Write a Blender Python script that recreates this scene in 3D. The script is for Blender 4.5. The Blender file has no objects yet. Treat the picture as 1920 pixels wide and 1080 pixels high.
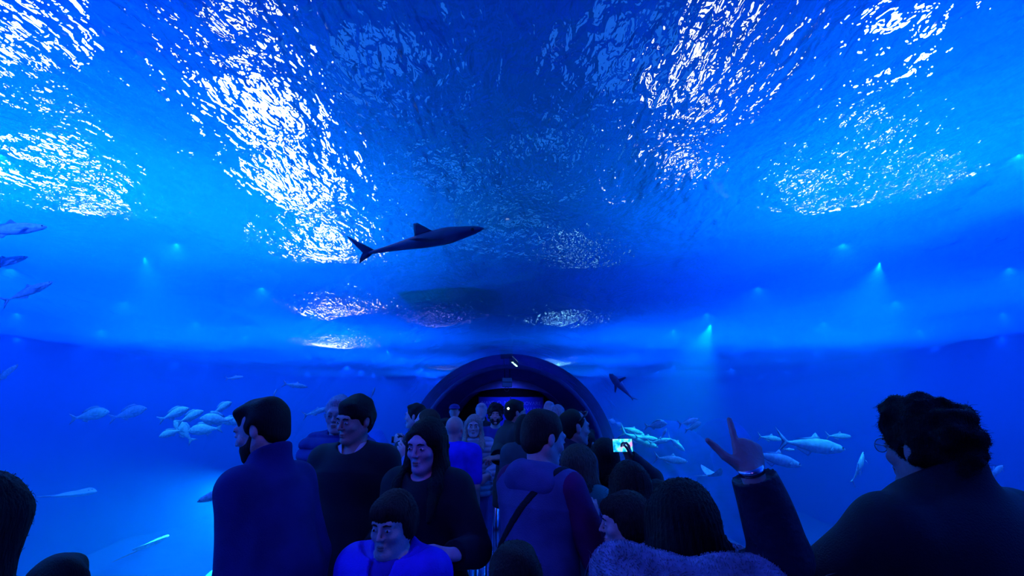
import bpy, math, random
import numpy as np
from mathutils import Vector, Matrix
random.seed(7); rng = np.random.default_rng(7)
sc = bpy.context.scene
C = sc.collection
PI = math.pi
F = 900.0; EYE = 1.65; PITCH = math.atan(235.0/F); CX = 956.0

# ------------------------------------------------------------- helpers
def ray(px, py):
    r, u = (px-CX)/F, (540-py)/F
    c, s = math.cos(PITCH), math.sin(PITCH)
    return Vector((r, c-u*s, s+u*c))
def P(px, py, D):
    d = ray(px, py); d = d*(D/d.y)
    return Vector((d.x, d.y, EYE+d.z))
def on_z(px, py, z):
    d = ray(px, py); d = d*((z-EYE)/d.z)
    return Vector((d.x, d.y, z))

def tag(o, label=None, cat=None, group=None, kind=None):
    if label: o['label'] = label
    if cat: o['category'] = cat
    if group: o['group'] = group
    if kind: o['kind'] = kind
    return o
def mesh_np(name, V, Fq, mat, parent=None, smooth=True, loc=None):
    V = np.asarray(V, np.float32).reshape(-1, 3)
    me = bpy.data.meshes.new(name)
    if isinstance(Fq, np.ndarray):
        n, k = Fq.shape
        me.vertices.add(len(V)); me.vertices.foreach_set('co', V.ravel())
        me.loops.add(n*k); me.loops.foreach_set('vertex_index', Fq.astype(np.int32).ravel())
        me.polygons.add(n); me.polygons.foreach_set('loop_start', np.arange(0, n*k, k, dtype=np.int32))
        me.update(calc_edges=True)
    else:
        me.from_pydata(V.tolist(), [], Fq); me.update()
    me.polygons.foreach_set('use_smooth', np.full(len(me.polygons), smooth))
    me.materials.append(mat)
    o = bpy.data.objects.new(name, me); C.objects.link(o)
    if parent is not None: o.parent = parent
    if loc is not None: o.location = loc
    return o
def empty(name, loc=(0, 0, 0), rz=0):
    o = bpy.data.objects.new(name, None); C.objects.link(o)
    o.location = loc; o.rotation_euler = (0, 0, rz); o.empty_display_size = .1
    return o
class MB:
    def __init__(s): s.v = []; s.f = []
    def add(s, V, Fc):
        b = len(s.v); s.v += [tuple(x) for x in V]; s.f += [tuple(b+i for i in f) for f in Fc]; return s
    def box(s, c, d, bev=0.0, rot=None):
        x, y, z = d[0]/2, d[1]/2, d[2]/2
        b = min(bev, x*.9, y*.9, z*.9)
        if b <= 0:
            V = [(i*x, j*y, k*z) for i in (-1, 1) for j in (-1, 1) for k in (-1, 1)]
            Fc = [(0, 1, 3, 2), (4, 6, 7, 5), (0, 4, 5, 1), (2, 3, 7, 6), (0, 2, 6, 4), (1, 5, 7, 3)]
        else:
            V = []; idx = {}
            for i in (-1, 1):
                for j in (-1, 1):
                    for k in (-1, 1):
                        for a in range(3):
                            q = [i*(x-b), j*(y-b), k*(z-b)]; q[a] += (i, j, k)[a]*b
                            idx[(i, j, k, a)] = len(V); V.append(tuple(q))
            Fc = []
            for a in range(3):
                for sg in (-1, 1):
                    o = [m for m in range(3) if m != a]
                    cyc = []
                    for (p, q) in ((-1, -1), (1, -1), (1, 1), (-1, 1)):
                        t = [0, 0, 0]; t[a] = sg; t[o[0]] = p; t[o[1]] = q; cyc.append(idx[(t[0], t[1], t[2], a)])
                    if (sg < 0) ^ (a == 1): cyc.reverse()
                    Fc.append(tuple(cyc))
            for a in range(3):
                o = [m for m in range(3) if m != a]
                for p in (-1, 1):
                    for q in (-1, 1):
                        t0 = [0, 0, 0]; t1 = [0, 0, 0]
                        t0[a] = -1; t1[a] = 1
                        for t in (t0, t1): t[o[0]] = p; t[o[1]] = q
                        Fc.append((idx[(*t0, o[0])], idx[(*t1, o[0])], idx[(*t1, o[1])], idx[(*t0, o[1])]))
            for i in (-1, 1):
                for j in (-1, 1):
                    for k in (-1, 1):
                        Fc.append(tuple(idx[(i, j, k, a)] for a in range(3)))
        M = rot or Matrix.Identity(3); c = Vector(c)
        return s.add([tuple(M @ Vector(v)+c) for v in V], Fc)
    def tube(s, pts, r, n=12, cap=True):
        pts = [Vector(p) for p in pts]; rr = r if isinstance(r, (list, tuple)) else [r]*len(pts)
        V = []; Fc = []; prev = None
        for i, p in enumerate(pts):
            d = (pts[min(i+1, len(pts)-1)]-pts[max(i-1, 0)]).normalized()
            if prev is None:
                a = d.orthogonal().normalized()
            else:
                a = (prev-d*prev.dot(d)).normalized()
            prev = a; b = d.cross(a)
            for k in range(n):
                t = 2*PI*k/n; V.append(p+(a*math.cos(t)+b*math.sin(t))*rr[i])
        for i in range(len(pts)-1):
            for k in range(n):
                k2 = (k+1) % n; Fc.append((i*n+k, i*n+k2, (i+1)*n+k2, (i+1)*n+k))
        if cap:
            Fc.append(tuple(range(n))[::-1]); Fc.append(tuple(range((len(pts)-1)*n, len(pts)*n)))
        return s.add(V, Fc)
    def lathe(s, prof, c=(0, 0, 0), n=32):
        V = []; Fc = []; c = Vector(c)
        for (r, z) in prof:
            for k in range(n):
                t = 2*PI*k/n; V.append(c+Vector((r*math.cos(t), r*math.sin(t), z)))
        for i in range(len(prof)-1):
            for k in range(n):
                k2 = (k+1) % n; Fc.append((i*n+k, i*n+k2, (i+1)*n+k2, (i+1)*n+k))
        return s.add(V, Fc)
    def build(s, name, mat, parent=None, smooth=False, loc=None):
        return mesh_np(name, s.v, s.f, mat, parent, smooth, loc)

# ------------------------------------------------------------- materials
def newmat(name):
    m = bpy.data.materials.new(name); m.use_nodes = True
    nt = m.node_tree; nt.nodes.clear()
    out = nt.nodes.new('ShaderNodeOutputMaterial')
    return m, nt, out
def mat(name, col, rough=.7, metal=0.0, noise=0, nscale=8, bump=0, bscale=60, spec=.5, sheen=0, stretch=None, emit=None, estr=1, col2=None):
    m, nt, out = newmat(name)
    b = nt.nodes.new('ShaderNodeBsdfPrincipled'); nt.links.new(b.outputs[0], out.inputs[0])
    b.inputs['Base Color'].default_value = (*col, 1); b.inputs['Roughness'].default_value = rough
    b.inputs['Metallic'].default_value = metal; b.inputs['Specular IOR Level'].default_value = spec
    if sheen: b.inputs['Sheen Weight'].default_value = sheen
    if emit: b.inputs['Emission Color'].default_value = (*emit, 1); b.inputs['Emission Strength'].default_value = estr
    tc = nt.nodes.new('ShaderNodeTexCoord'); mp = nt.nodes.new('ShaderNodeMapping')
    nt.links.new(tc.outputs['Object'], mp.inputs[0])
    if stretch: mp.inputs['Scale'].default_value = stretch
    if noise or col2:
        n = nt.nodes.new('ShaderNodeTexNoise'); n.inputs['Scale'].default_value = nscale; n.inputs['Detail'].default_value = 4
        nt.links.new(mp.outputs[0], n.inputs['Vector'])
        mx = nt.nodes.new('ShaderNodeMix'); mx.data_type = 'RGBA'
        c2 = col2 or tuple(c*(1-noise) for c in col)
        mx.inputs['A'].default_value = (*col, 1); mx.inputs['B'].default_value = (*c2, 1)
        rp = nt.nodes.new('ShaderNodeMapRange'); rp.inputs[1].default_value = .38; rp.inputs[2].default_value = .62
        nt.links.new(n.outputs['Fac'], rp.inputs[0]); nt.links.new(rp.outputs[0], mx.inputs['Factor'])
        nt.links.new(mx.outputs['Result'], b.inputs['Base Color'])
    if bump:
        n2 = nt.nodes.new('ShaderNodeTexNoise'); n2.inputs['Scale'].default_value = bscale; n2.inputs['Detail'].default_value = 3
        nt.links.new(mp.outputs[0], n2.inputs['Vector'])
        bp = nt.nodes.new('ShaderNodeBump'); bp.inputs['Strength'].default_value = bump; bp.inputs['Distance'].default_value = .02
        nt.links.new(n2.outputs['Fac'], bp.inputs['Height']); nt.links.new(bp.outputs[0], b.inputs['Normal'])
    return m

# ------------------------------------------------------------- dimensions of the place
R_T, ZC = 2.10, .60          # tunnel arch radius and centre height
Y0, Y1, Y2 = -4.0, 11.3, 18.0 # acrylic from Y0 to Y1, opaque corridor Y1..Y2
TX, TY0, TY1, SURF = 13.0, -4.0, 27.0, 3.7
CURB = .45
BED = -2.6
def arch(r, n=48, z_end=None):
    pts = []
    z_end = CURB if z_end is None else z_end
    a0 = math.asin(max(-1, (z_end-ZC)/r))
    for i in range(n+1):
        a = a0+(PI-2*a0)*i/n
        pts.append((r*math.cos(a), ZC+r*math.sin(a)))
    return pts

# ------------------------------------------------------------- setting materials
m_acrylic, nt, out = newmat('acrylic_glazing')
tr = nt.nodes.new('ShaderNodeBsdfTransparent'); tr.inputs[0].default_value = (.93, .97, 1, 1)
gl = nt.nodes.new('ShaderNodeBsdfGlossy'); gl.inputs['Roughness'].default_value = .04; gl.inputs['Color'].default_value = (.8, .9, 1, 1)
fr = nt.nodes.new('ShaderNodeFresnel'); fr.inputs[0].default_value = 1.3
tc = nt.nodes.new('ShaderNodeTexCoord'); no = nt.nodes.new('ShaderNodeTexNoise'); no.inputs['Scale'].default_value = 1.6
bp = nt.nodes.new('ShaderNodeBump'); bp.inputs['Strength'].default_value = .25; bp.inputs['Distance'].default_value = .05
nt.links.new(tc.outputs['Object'], no.inputs['Vector']); nt.links.new(no.outputs['Fac'], bp.inputs['Height']); nt.links.new(bp.outputs[0], gl.inputs['Normal'])
mu = nt.nodes.new('ShaderNodeMath'); mu.operation = 'MULTIPLY'; mu.inputs[1].default_value = .5
nt.links.new(fr.outputs[0], mu.inputs[0])
mx = nt.nodes.new('ShaderNodeMixShader'); nt.links.new(mu.outputs[0], mx.inputs[0])
nt.links.new(tr.outputs[0], mx.inputs[1]); nt.links.new(gl.outputs[0], mx.inputs[2]); nt.links.new(mx.outputs[0], out.inputs[0])

m_water, nt, out = newmat('tank_water')       # clear sea water: absorbs red, then green, with distance
ab = nt.nodes.new('ShaderNodeVolumeAbsorption'); ab.inputs['Color'].default_value = (.05, .62, .93, 1); ab.inputs['Density'].default_value = .11
scv = nt.nodes.new('ShaderNodeVolumeScatter'); scv.inputs['Color'].default_value = (.02, .35, 1, 1); scv.inputs['Density'].default_value = .14; scv.inputs['Anisotropy'].default_value = .2
ad = nt.nodes.new('ShaderNodeAddShader'); nt.links.new(ab.outputs[0], ad.inputs[0]); nt.links.new(scv.outputs[0], ad.inputs[1])
nt.links.new(ad.outputs[0], out.inputs['Volume'])

m_surf, nt, out = newmat('rippled_water_surface')
tc = nt.nodes.new('ShaderNodeTexCoord')
mp = nt.nodes.new('ShaderNodeMapping'); mp.inputs['Scale'].default_value = (1.0, .5, 1)
nt.links.new(tc.outputs['Object'], mp.inputs[0])
n1 = nt.nodes.new('ShaderNodeTexNoise'); n1.inputs['Scale'].default_value = 4.2; n1.inputs['Detail'].default_value = 2; n1.inputs['Distortion'].default_value = .6
n2 = nt.nodes.new('ShaderNodeTexNoise'); n2.inputs['Scale'].default_value = 14.0; n2.inputs['Detail'].default_value = 2.5; n2.inputs['Distortion'].default_value = .3
for n in (n1, n2): nt.links.new(mp.outputs[0], n.inputs['Vector'])
bp1 = nt.nodes.new('ShaderNodeBump'); bp1.inputs['Strength'].default_value = 1; bp1.inputs['Distance'].default_value = .085
bp2 = nt.nodes.new('ShaderNodeBump'); bp2.inputs['Strength'].default_value = 1; bp2.inputs['Distance'].default_value = .042
nt.links.new(n1.outputs['Fac'], bp1.inputs['Height']); nt.links.new(n2.outputs['Fac'], bp2.inputs['Height']); nt.links.new(bp1.outputs[0], bp2.inputs['Normal'])
rf = nt.nodes.new('ShaderNodeBsdfRefraction'); rf.inputs['IOR'].default_value = 1.33; rf.inputs['Roughness'].default_value = 0.0
gs = nt.nodes.new('ShaderNodeBsdfGlossy'); gs.inputs['Roughness'].default_value = .08; gs.inputs['Color'].default_value = (.6, .8, 1, 1)
tl = nt.nodes.new('ShaderNodeBsdfTranslucent'); tl.inputs[0].default_value = (.005, .3, 1, 1)
for n in (rf, gs, tl): nt.links.new(bp2.outputs[0], n.inputs['Normal'])
m1 = nt.nodes.new('ShaderNodeMixShader'); m1.inputs[0].default_value = .36
nt.links.new(rf.outputs[0], m1.inputs[1]); nt.links.new(tl.outputs[0], m1.inputs[2])
m2 = nt.nodes.new('ShaderNodeMixShader'); m2.inputs[0].default_value = .12
nt.links.new(m1.outputs[0], m2.inputs[1]); nt.links.new(gs.outputs[0], m2.inputs[2]); nt.links.new(m2.outputs[0], out.inputs[0])

m_tankwall = mat('blue_tank_wall_paint', (.03, .16, .75), .9, noise=.12, nscale=.4, spec=.1)
m_sand = mat('pale_tank_sand', (.25, .5, .8), .95, noise=.2, nscale=1.5, bump=.5, bscale=6, spec=.1)
m_rock = mat('dark_tank_rock', (.02, .07, .3), .9, noise=.5, nscale=2, bump=.8, bscale=7, spec=.2)
m_floor = mat('blue_grey_walkway_floor', (.10, .14, .30), .45, noise=.2, nscale=3, bump=.1, bscale=40)
m_curb = mat('dark_curb_paint', (.02, .03, .09), .6)
m_portal = mat('dark_blue_portal_paint', (.015, .03, .16), .55, noise=.2)
m_band = mat('grey_blue_arch_band', (.10, .16, .42), .6, noise=.15)
m_black = mat('matt_black', (.004, .004, .008), .8, spec=.2)
m_hallceil = mat('hall_ceiling_mottle', (.02, .13, .95), .9, noise=.93, nscale=.9, spec=.1)  # mottling put in so the refracted water shows light and dark streaks
m_lamphouse = mat('lamp_housing', (.02, .03, .06), .5)

# ------------------------------------------------------------- setting geometry
def extrude_xz(prof, ya, yb, name, m, parent=None, closed=False, smooth=True, steps=1):
    V = []; Fc = []; n = len(prof)
    for j in range(steps+1):
        y = ya+(yb-ya)*j/steps
        V += [(x, y, z) for x, z in prof]
    for j in range(steps):
        for i in range(n if closed else n-1):
            i2 = (i+1) % n
            Fc.append((j*n+i, j*n+i2, (j+1)*n+i2, (j+1)*n+i))
    if closed:
        Fc.append(tuple(range(n))[::-1]); Fc.append(tuple(range(steps*n, steps*n+n)))
    return mesh_np(name, V, Fc, m, parent, smooth)
def plane(name, c, ux, uy, m, kind='structure', nx=1, ny=1):
    c, ux, uy = Vector(c), Vector(ux), Vector(uy)
    V = [c+ux*(2*i/nx-1)+uy*(2*j/ny-1) for j in range(ny+1) for i in range(nx+1)]
    Fc = [(j*(nx+1)+i, j*(nx+1)+i+1, (j+1)*(nx+1)+i+1, (j+1)*(nx+1)+i) for j in range(ny) for i in range(nx)]
    o = mesh_np(name, V, Fc, m, smooth=False); o['kind'] = kind
    return o

# acrylic arch: a solid sheet 4 cm thick would double every ray, so one sheet at its inner radius
a = extrude_xz(arch(R_T), Y0, Y1, 'window_1', m_acrylic, steps=2); tag(a, kind='structure')
# walkway floor
fl = MB().box((0, (Y0+Y2)/2, BED/2-.2), (2*(R_T+.25), Y2-Y0, .4-BED)).build('floor', m_floor); tag(fl, kind='structure')
for sgn, nm in ((-1, 'left'), (1, 'right')):
    x0 = math.sqrt(R_T**2-(CURB-ZC)**2)
    b = MB().box((sgn*(x0+.03), (Y0+Y1)/2, CURB/2), (.16, Y1-Y0, CURB-.005), .02).build('baseboard_'+nm, m_curb); tag(b, kind='structure')
# tank shell
w = plane('wall_left', (-TX, (TY0+TY1)/2, .5), (0, (TY1-TY0)/2, 0), (0, 0, 3.45), m_tankwall)
w = plane('wall_right', (TX, (TY0+TY1)/2, .5), (0, (TY1-TY0)/2, 0), (0, 0, 3.45), m_tankwall)
w = plane('wall_back', (0, TY1, .5), (TX, 0, 0), (0, 0, 3.45), m_tankwall)
# front wall of the tank behind the camera
w = plane('wall_front', (0, TY0, 3.4), (TX, 0, 0), (0, 0, 4.2), m_portal)
# sand bed of the tank: gentle dunes on either side of the tunnel

def sand(sgn, name):
    nx, ny = 60, 150
    xs = np.linspace(2.37, TX-.05, nx+1)*sgn; ys = np.linspace(TY0+.05, TY1-.05, ny+1)
    X, Y = np.meshgrid(xs, ys)
    Z = BED+.10*np.sin(X*.9+1.3*np.sin(Y*.5))+.06*np.sin(Y*1.3+X*.7)+.02*np.sin(X*4+Y*3)
    if sgn < 0: Z = Z+3.0*np.exp(-((X+2.7)/1.6)**2-((Y-5.6)/1.8)**2)
    V = np.stack([X, Y, Z], -1).reshape(-1, 3)
    i, j = np.meshgrid(np.arange(nx), np.arange(ny)); a = (j*(nx+1)+i).ravel()
    Q = np.stack([a, a+1, a+nx+2, a+nx+1], -1)
    o = mesh_np(name, V, Q, m_sand); tag(o, kind='stuff', label='pale rippled sand bed of the tank on the %s of the tunnel' % ('left' if sgn < 0 else 'right'), cat='sand')
sand(-1, 'sand_bed'); sand(1, 'sand_bed')
# opaque corridor beyond the acrylic
thick = 0.30
prof = arch(R_T, 40, 0.0)
outer = arch(R_T+thick, 40, 0.0)
V = []; Fc = []
n = len(prof)
for y in (Y1, Y2):
    V += [(x, y, z) for x, z in prof]; V += [(x, y, z) for x, z in outer]
for i in range(n-1):
    Fc.append((i, i+1, 2*n+i+1, 2*n+i)); Fc.append((n+i, 3*n+i, 3*n+i+1, n+i+1))
    Fc.append((i, n+i, n+i+1, i+1)); Fc.append((2*n+i, 2*n+i+1, 3*n+i+1, 3*n+i))
o = mesh_np('wall_corridor', V, Fc, m_portal, smooth=False); tag(o, kind='structure')
# rounded bead round the acrylic's far end
tb = MB().tube([(x, Y1-.03, z) for x, z in arch(R_T-.0, 48, .45)], .055, 10); o = tb.build('trim_1', m_portal, smooth=True); tag(o, kind='structure')
# lintel band where the corridor ends, lower lens-shaped opening under it
top = arch(R_T-.002, 40, .0)
def band(y, z_mid, rise, name, m, th=.12):
    V = []; Fc = []; n = len(top)
    half = 1.5
    low = []
    for x, z in top:
        zz = z_mid+rise*(1-min(1, abs(x)/half)**2) if abs(x) < half else z_mid-(abs(x)-half)*1.5
        low.append((x, min(z-.01, zz)))
    for yy in (y, y+th):
        V += [(x, yy, z) for x, z in top]+[(x, yy, z) for x, z in low]
    for i in range(n-1):
        Fc += [(i, i+1, n+i+1, n+i), (2*n+i, 3*n+i, 3*n+i+1, 2*n+i+1), (n+i, n+i+1, 3*n+i+1, 3*n+i)]
    o = mesh_np(name, V, Fc, m, smooth=False); tag(o, kind='structure'); return o
band(15.75, 2.18, .26, 'trim_2', m_band)
# end wall closing the corridor
o = MB(); pr_ = arch(R_T+thick-.01, 40, 0.0); o.add([(x, Y2, z) for x, z in pr_]+[(x, Y2+.1, z) for x, z in pr_], [tuple(range(41)), tuple(range(41, 82))[::-1]]+[(i, i+1, 42+i, 41+i) for i in range(40)])
o = o.build('wall_end', m_black); tag(o, kind='structure')

# water: a block of the tank with the tunnel left out of it
ro = R_T+.03
pr = [(x, z) for x, z in arch(ro, 48, -.02)]
pr = [(-TX+.01, BED-.4), (-TX+.01, SURF), (TX-.01, SURF), (TX-.01, BED-.4), (R_T+.26, BED-.4), (R_T+.26, -.02)] + pr + [(-R_T-.26, -.02), (-R_T-.26, BED-.4)]
o = extrude_xz(pr, TY0+.01, Y1-.02, 'tank_water', m_water, closed=True, smooth=False)
tag(o, 'clear blue sea water filling the tank around the tunnel', 'water', kind='stuff')
ro = R_T+thick+.01
pr = [(-TX+.01, BED-.4), (-TX+.01, SURF), (TX-.01, SURF), (TX-.01, BED-.4), (R_T+thick+.02, BED-.4), (R_T+thick+.02, -.02)] + arch(ro, 48, -.02) + [(-R_T-thick-.02, -.02), (-R_T-thick-.02, BED-.4)]
# far half of the same water, beyond the acrylic
o2 = extrude_xz(pr, Y1-.02, Y2, 'far_water', m_water, closed=True, smooth=False)
o3 = MB()
# join far half into one object with the first
def join_mesh(dst, src):
    me, ms = dst.data, src.data
    V = [tuple(v.co) for v in me.vertices]; Fc = [tuple(p.vertices) for p in me.polygons]; b = len(V)
    V += [tuple(v.co) for v in ms.vertices]; Fc += [tuple(b+i for i in p.vertices) for p in ms.polygons]
    nm = bpy.data.meshes.new(dst.name); nm.from_pydata(V, [], Fc); nm.materials.append(me.materials[0]); dst.data = nm
    bpy.data.objects.remove(src)
join_mesh(o, o2)
b3 = MB().box((0, (Y2+.1+TY1)/2+.0, (SURF+BED-.4)/2), (2*TX-.02, TY1-Y2-.12, SURF-BED+.4)).build('far_water', m_water)
# leave out of the block the end hall (handled by opaque hall walls standing inside it)
join_mesh(o, b3)

# water surface: a mesh of low swell, normals facing down (seen from below)
nx, ny = 260, 310
xs = np.linspace(-TX+.02, TX-.02, nx+1); ys = np.linspace(TY0+.02, TY1-.02, ny+1)
X, Y = np.meshgrid(xs, ys); Z = np.zeros_like(X)
for k in range(26):
    lam = rng.uniform(.45, 2.6); th = rng.uniform(0, 2*PI); ph = rng.uniform(0, 2*PI)
    Z += .0048*lam*np.sin(2*PI/lam*(X*math.cos(th)+Y*math.sin(th))+ph)
V = np.stack([X, Y, Z+SURF-.03-.02], -1).reshape(-1, 3)
i, j = np.meshgrid(np.arange(nx), np.arange(ny)); a = (j*(nx+1)+i).ravel()
Q = np.stack([a, a+nx+1, a+nx+2, a+1], -1)
o = mesh_np('water_surface', V, Q, m_surf)
tag(o, 'rippled underside of the water surface glittering above the tunnel', 'water', kind='stuff')
# hall above the tank
HC = 7.4
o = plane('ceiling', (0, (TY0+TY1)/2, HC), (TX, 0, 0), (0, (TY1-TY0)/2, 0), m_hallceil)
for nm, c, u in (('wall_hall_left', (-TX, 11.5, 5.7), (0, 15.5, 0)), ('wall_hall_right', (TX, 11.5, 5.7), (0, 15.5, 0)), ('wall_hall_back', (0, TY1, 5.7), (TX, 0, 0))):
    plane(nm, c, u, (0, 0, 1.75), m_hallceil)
# ------------------------------------------------------------- implicit-surface bodies
import openvdb as vdb
def V3(*a): return np.array(a, np.float32)
def rotm(yaw=0, pitch=0, roll=0):
    # yaw about z, pitch about x (positive looks down for a head facing -y), roll about y
    return np.array((Matrix.Rotation(yaw, 3, 'Z') @ Matrix.Rotation(pitch, 3, 'X') @ Matrix.Rotation(roll, 3, 'Y')), np.float32)
class Field:
    def __init__(s, band=.06): s.ops = []; s.band = band
    def cone(s, a, b, ra, rb, k=.02, flat=None, sub=False):
        s.ops.append(('c', V3(*a), V3(*b), ra, rb, k, flat, sub)); return s
    def ell(s, c, r, R=None, k=.02, sub=False):
        s.ops.append(('e', V3(*c), V3(*r), R, 0, k, None, sub)); return s
    def half(s, p, n, k=.004, lim=None):      # cut away the side the normal points to, inside sphere lim=(c, r)
        s.ops.append(('h', V3(*p), V3(*n)/np.linalg.norm(n), 0, 0, k, lim, True)); return s
    def ball_cut(s, c, r, k=.004): return s.ell(c, (r, r, r), None, k, True)
    def warp(s, fn): s.ops.append(('w', fn, None, 0, 0, 0, None, False)); return s
    def mesh(s, vox):
        lo = np.full(3, 1e9); hi = -lo
        for o in s.ops:
            if o[0] in 'ce' and not o[7]:
                if o[0] == 'c':
                    m = max(o[3], o[4])*1.0; m = m*(max(1, 1/1.0) if o[6] is None else max(1, *[q for q in o[6][1]]))
                    lo = np.minimum(lo, np.minimum(o[1], o[2])-m); hi = np.maximum(hi, np.maximum(o[1], o[2])+m)
                else:
                    m = float(max(o[2])); lo = np.minimum(lo, o[1]-m); hi = np.maximum(hi, o[1]+m)
        lo -= .03+(s.band-.06)*2; hi += .03+(s.band-.06)*2
        n = np.ceil((hi-lo)/vox).astype(int)+1
        G = np.full(n, s.band, np.float32)
        ax = [lo[i]+vox*np.arange(n[i], dtype=np.float32) for i in range(3)]
        for o in s.ops:
            kind, a, b, ra, rb, k, ex, sub = o
            if kind == 'w':
                X, Y, Z = np.meshgrid(*ax, indexing='ij', sparse=True); G += a(X, Y, Z).astype(np.float32); continue
            pad = s.band+k
            if kind == 'c':
                m = max(ra, rb)*(1 if ex is None else max(1, *ex[1]))+pad
                l2 = np.minimum(a, b)-m; h2 = np.maximum(a, b)+m
            elif kind == 'e':
                m = float(max(b))+pad; l2 = a-m; h2 = a+m
            else:
                if ex is None: l2, h2 = lo, hi
                else: l2 = V3(*ex[0])-ex[1]; h2 = V3(*ex[0])+ex[1]
            i0 = np.clip(((l2-lo)/vox).astype(int), 0, n); i1 = np.clip(((h2-lo)/vox).astype(int)+2, 0, n)
            if np.any(i1 <= i0): continue
            sl = tuple(slice(i0[q], i1[q]) for q in range(3))
            X = ax[0][sl[0]][:, None, None]; Y = ax[1][sl[1]][None, :, None]; Z = ax[2][sl[2]][None, None, :]
            if kind == 'c':
                if ex is None:
                    px, py, pz = X-a[0], Y-a[1], Z-a[2]; d = b-a
                    t = np.clip((px*d[0]+py*d[1]+pz*d[2])/max(float(d@d), 1e-9), 0, 1)
                    D = np.sqrt((px-t*d[0])**2+(py-t*d[1])**2+(pz-t*d[2])**2)-(ra+(rb-ra)*t)
                else:   # elliptic section: ex = (R, (sx, sy, sz)) scale factors in the frame R
                    R, sc3 = ex; sc3 = V3(*sc3)
                    px, py, pz = X-a[0], Y-a[1], Z-a[2]
                    if R is not None:
                        qx = R[0, 0]*px+R[1, 0]*py+R[2, 0]*pz; qy = R[0, 1]*px+R[1, 1]*py+R[2, 1]*pz; qz = R[0, 2]*px+R[1, 2]*py+R[2, 2]*pz
                        d = R.T@(b-a)
                    else: qx, qy, qz, d = px, py, pz, (b-a)
                    qx, qy, qz = qx/sc3[0], qy/sc3[1], qz/sc3[2]; d = d/sc3
                    t = np.clip((qx*d[0]+qy*d[1]+qz*d[2])/max(float(d@d), 1e-9), 0, 1)
                    D = (np.sqrt((qx-t*d[0])**2+(qy-t*d[1])**2+(qz-t*d[2])**2)-(ra+(rb-ra)*t))*min(sc3)
            elif kind == 'e':
                px, py, pz = X-a[0], Y-a[1], Z-a[2]
                if ra is not None:
                    R = ra; px, py, pz = R[0, 0]*px+R[1, 0]*py+R[2, 0]*pz, R[0, 1]*px+R[1, 1]*py+R[2, 1]*pz, R[0, 2]*px+R[1, 2]*py+R[2, 2]*pz
                k0 = np.sqrt((px/b[0])**2+(py/b[1])**2+(pz/b[2])**2)+1e-6
                k1 = np.sqrt((px/b[0]**2)**2+(py/b[1]**2)**2+(pz/b[2]**2)**2)+1e-6
                D = k0*(k0-1)/k1
            else:
                D = -((X-a[0])*b[0]+(Y-a[1])*b[1]+(Z-a[2])*b[2])
                if ex is not None:
                    D = np.maximum(D, np.sqrt((X-ex[0][0])**2+(Y-ex[0][1])**2+(Z-ex[0][2])**2)-ex[1])
            g = G[sl]
            if sub: D = -D; h = np.maximum(k-np.abs(g-D), 0)/k; G[sl] = np.maximum(g, D)+h*h*k*.25
            else: h = np.maximum(k-np.abs(g-D), 0)/k; G[sl] = np.minimum(g, D)-h*h*k*.25
        g = vdb.FloatGrid(1.0); g.copyFromArray(G)
        pts, tri, quads = (lambda r: r if len(r) == 3 else (r[0], None, r[1]))(g.convertToPolygons(isovalue=0.0, adaptivity=0.0))
        pts = np.asarray(pts, np.float32)*vox+lo
        return pts.astype(np.float32), np.asarray(quads)[:, ::-1]
    def build(s, name, m, parent, vox=.008):
        p, q = s.mesh(vox)
        return mesh_np(name, p, q, m, parent, True)

def ik(sh, wr, l1, l2, hint):
    sh, wr, hint = Vector(sh), Vector(wr), Vector(hint)
    d = wr-sh; L = min(d.length, (l1+l2)*.995); d.normalize(); wr = sh+d*L
    a = (l1*l1-l2*l2+L*L)/(2*L); h = math.sqrt(max(0, l1*l1-a*a))
    perp = (hint-d*hint.dot(d)).normalized()
    return sh+d*a+perp*h, wr

def head_field(f, c, R, hs, jaw=1.0, nose=1.0, child=False, detail=True):
    """face looks along -y of frame R; c is the head's centre"""
    c = V3(*c)
    def p(x, y, z): return c+hs*(R@V3(x, y, z))
    f.ell(p(0, .012, .035), V3(.076, .095, .086)*hs, R, .02)
    f.ell(p(0, -.022, -.028), V3(.062*jaw, .068, .080)*hs, R, .03)
    for s in (-1, 1):
        f.cone(p(s*.052*jaw, .012, -.045), p(s*.018, -.066, -.094), .021*hs, .017*hs, .025)
    f.ell(p(0, -.074, -.094), V3(.022, .019, .017)*hs, R, .02)
    if detail:
        f.cone(p(-.034, -.083, .026), p(.034, -.083, .026), .011*hs, .011*hs, .018)
        for s in (-1, 1):
            f.ell(p(s*.032, -.104, .003), V3(.018, .016, .012)*hs, R, .012, True)
            f.ell(p(s*.040, -.064, -.026), V3(.020, .019, .017)*hs, R, .02)
            f.ell(p(s*.031, -.078, .002), V3(.0145, .0135, .0125)*hs, R, .004)
        f.cone(p(0, -.088, .018), p(0, -.111*nose, -.027), .0065*hs, .0090*hs, .009)
        for s in (-1, 1): f.ell(p(s*.0115, -.098, -.030), V3(.0065, .010, .0065)*hs, R, .006)
        f.cone(p(-.017, -.089, -.056), p(.017, -.089, -.056), .0055*hs, .0055*hs, .008)
        f.cone(p(-.014, -.088, -.069), p(.014, -.088, -.069), .0065*hs, .0065*hs, .008)
        f.cone(p(-.02, -.1, -.0625), p(.02, -.1, -.0625), .004*hs, .004*hs, .004, None, True)
    for s in (-1, 1):
        f.ell(p(s*.078, .012, -.004), V3(.009, .018, .030)*hs, R@rotm(0, -.15, 0), .008)
        if detail: f.ell(p(s*.090, .006, .002), V3(.008, .009, .015)*hs, R, .005, True)

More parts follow.
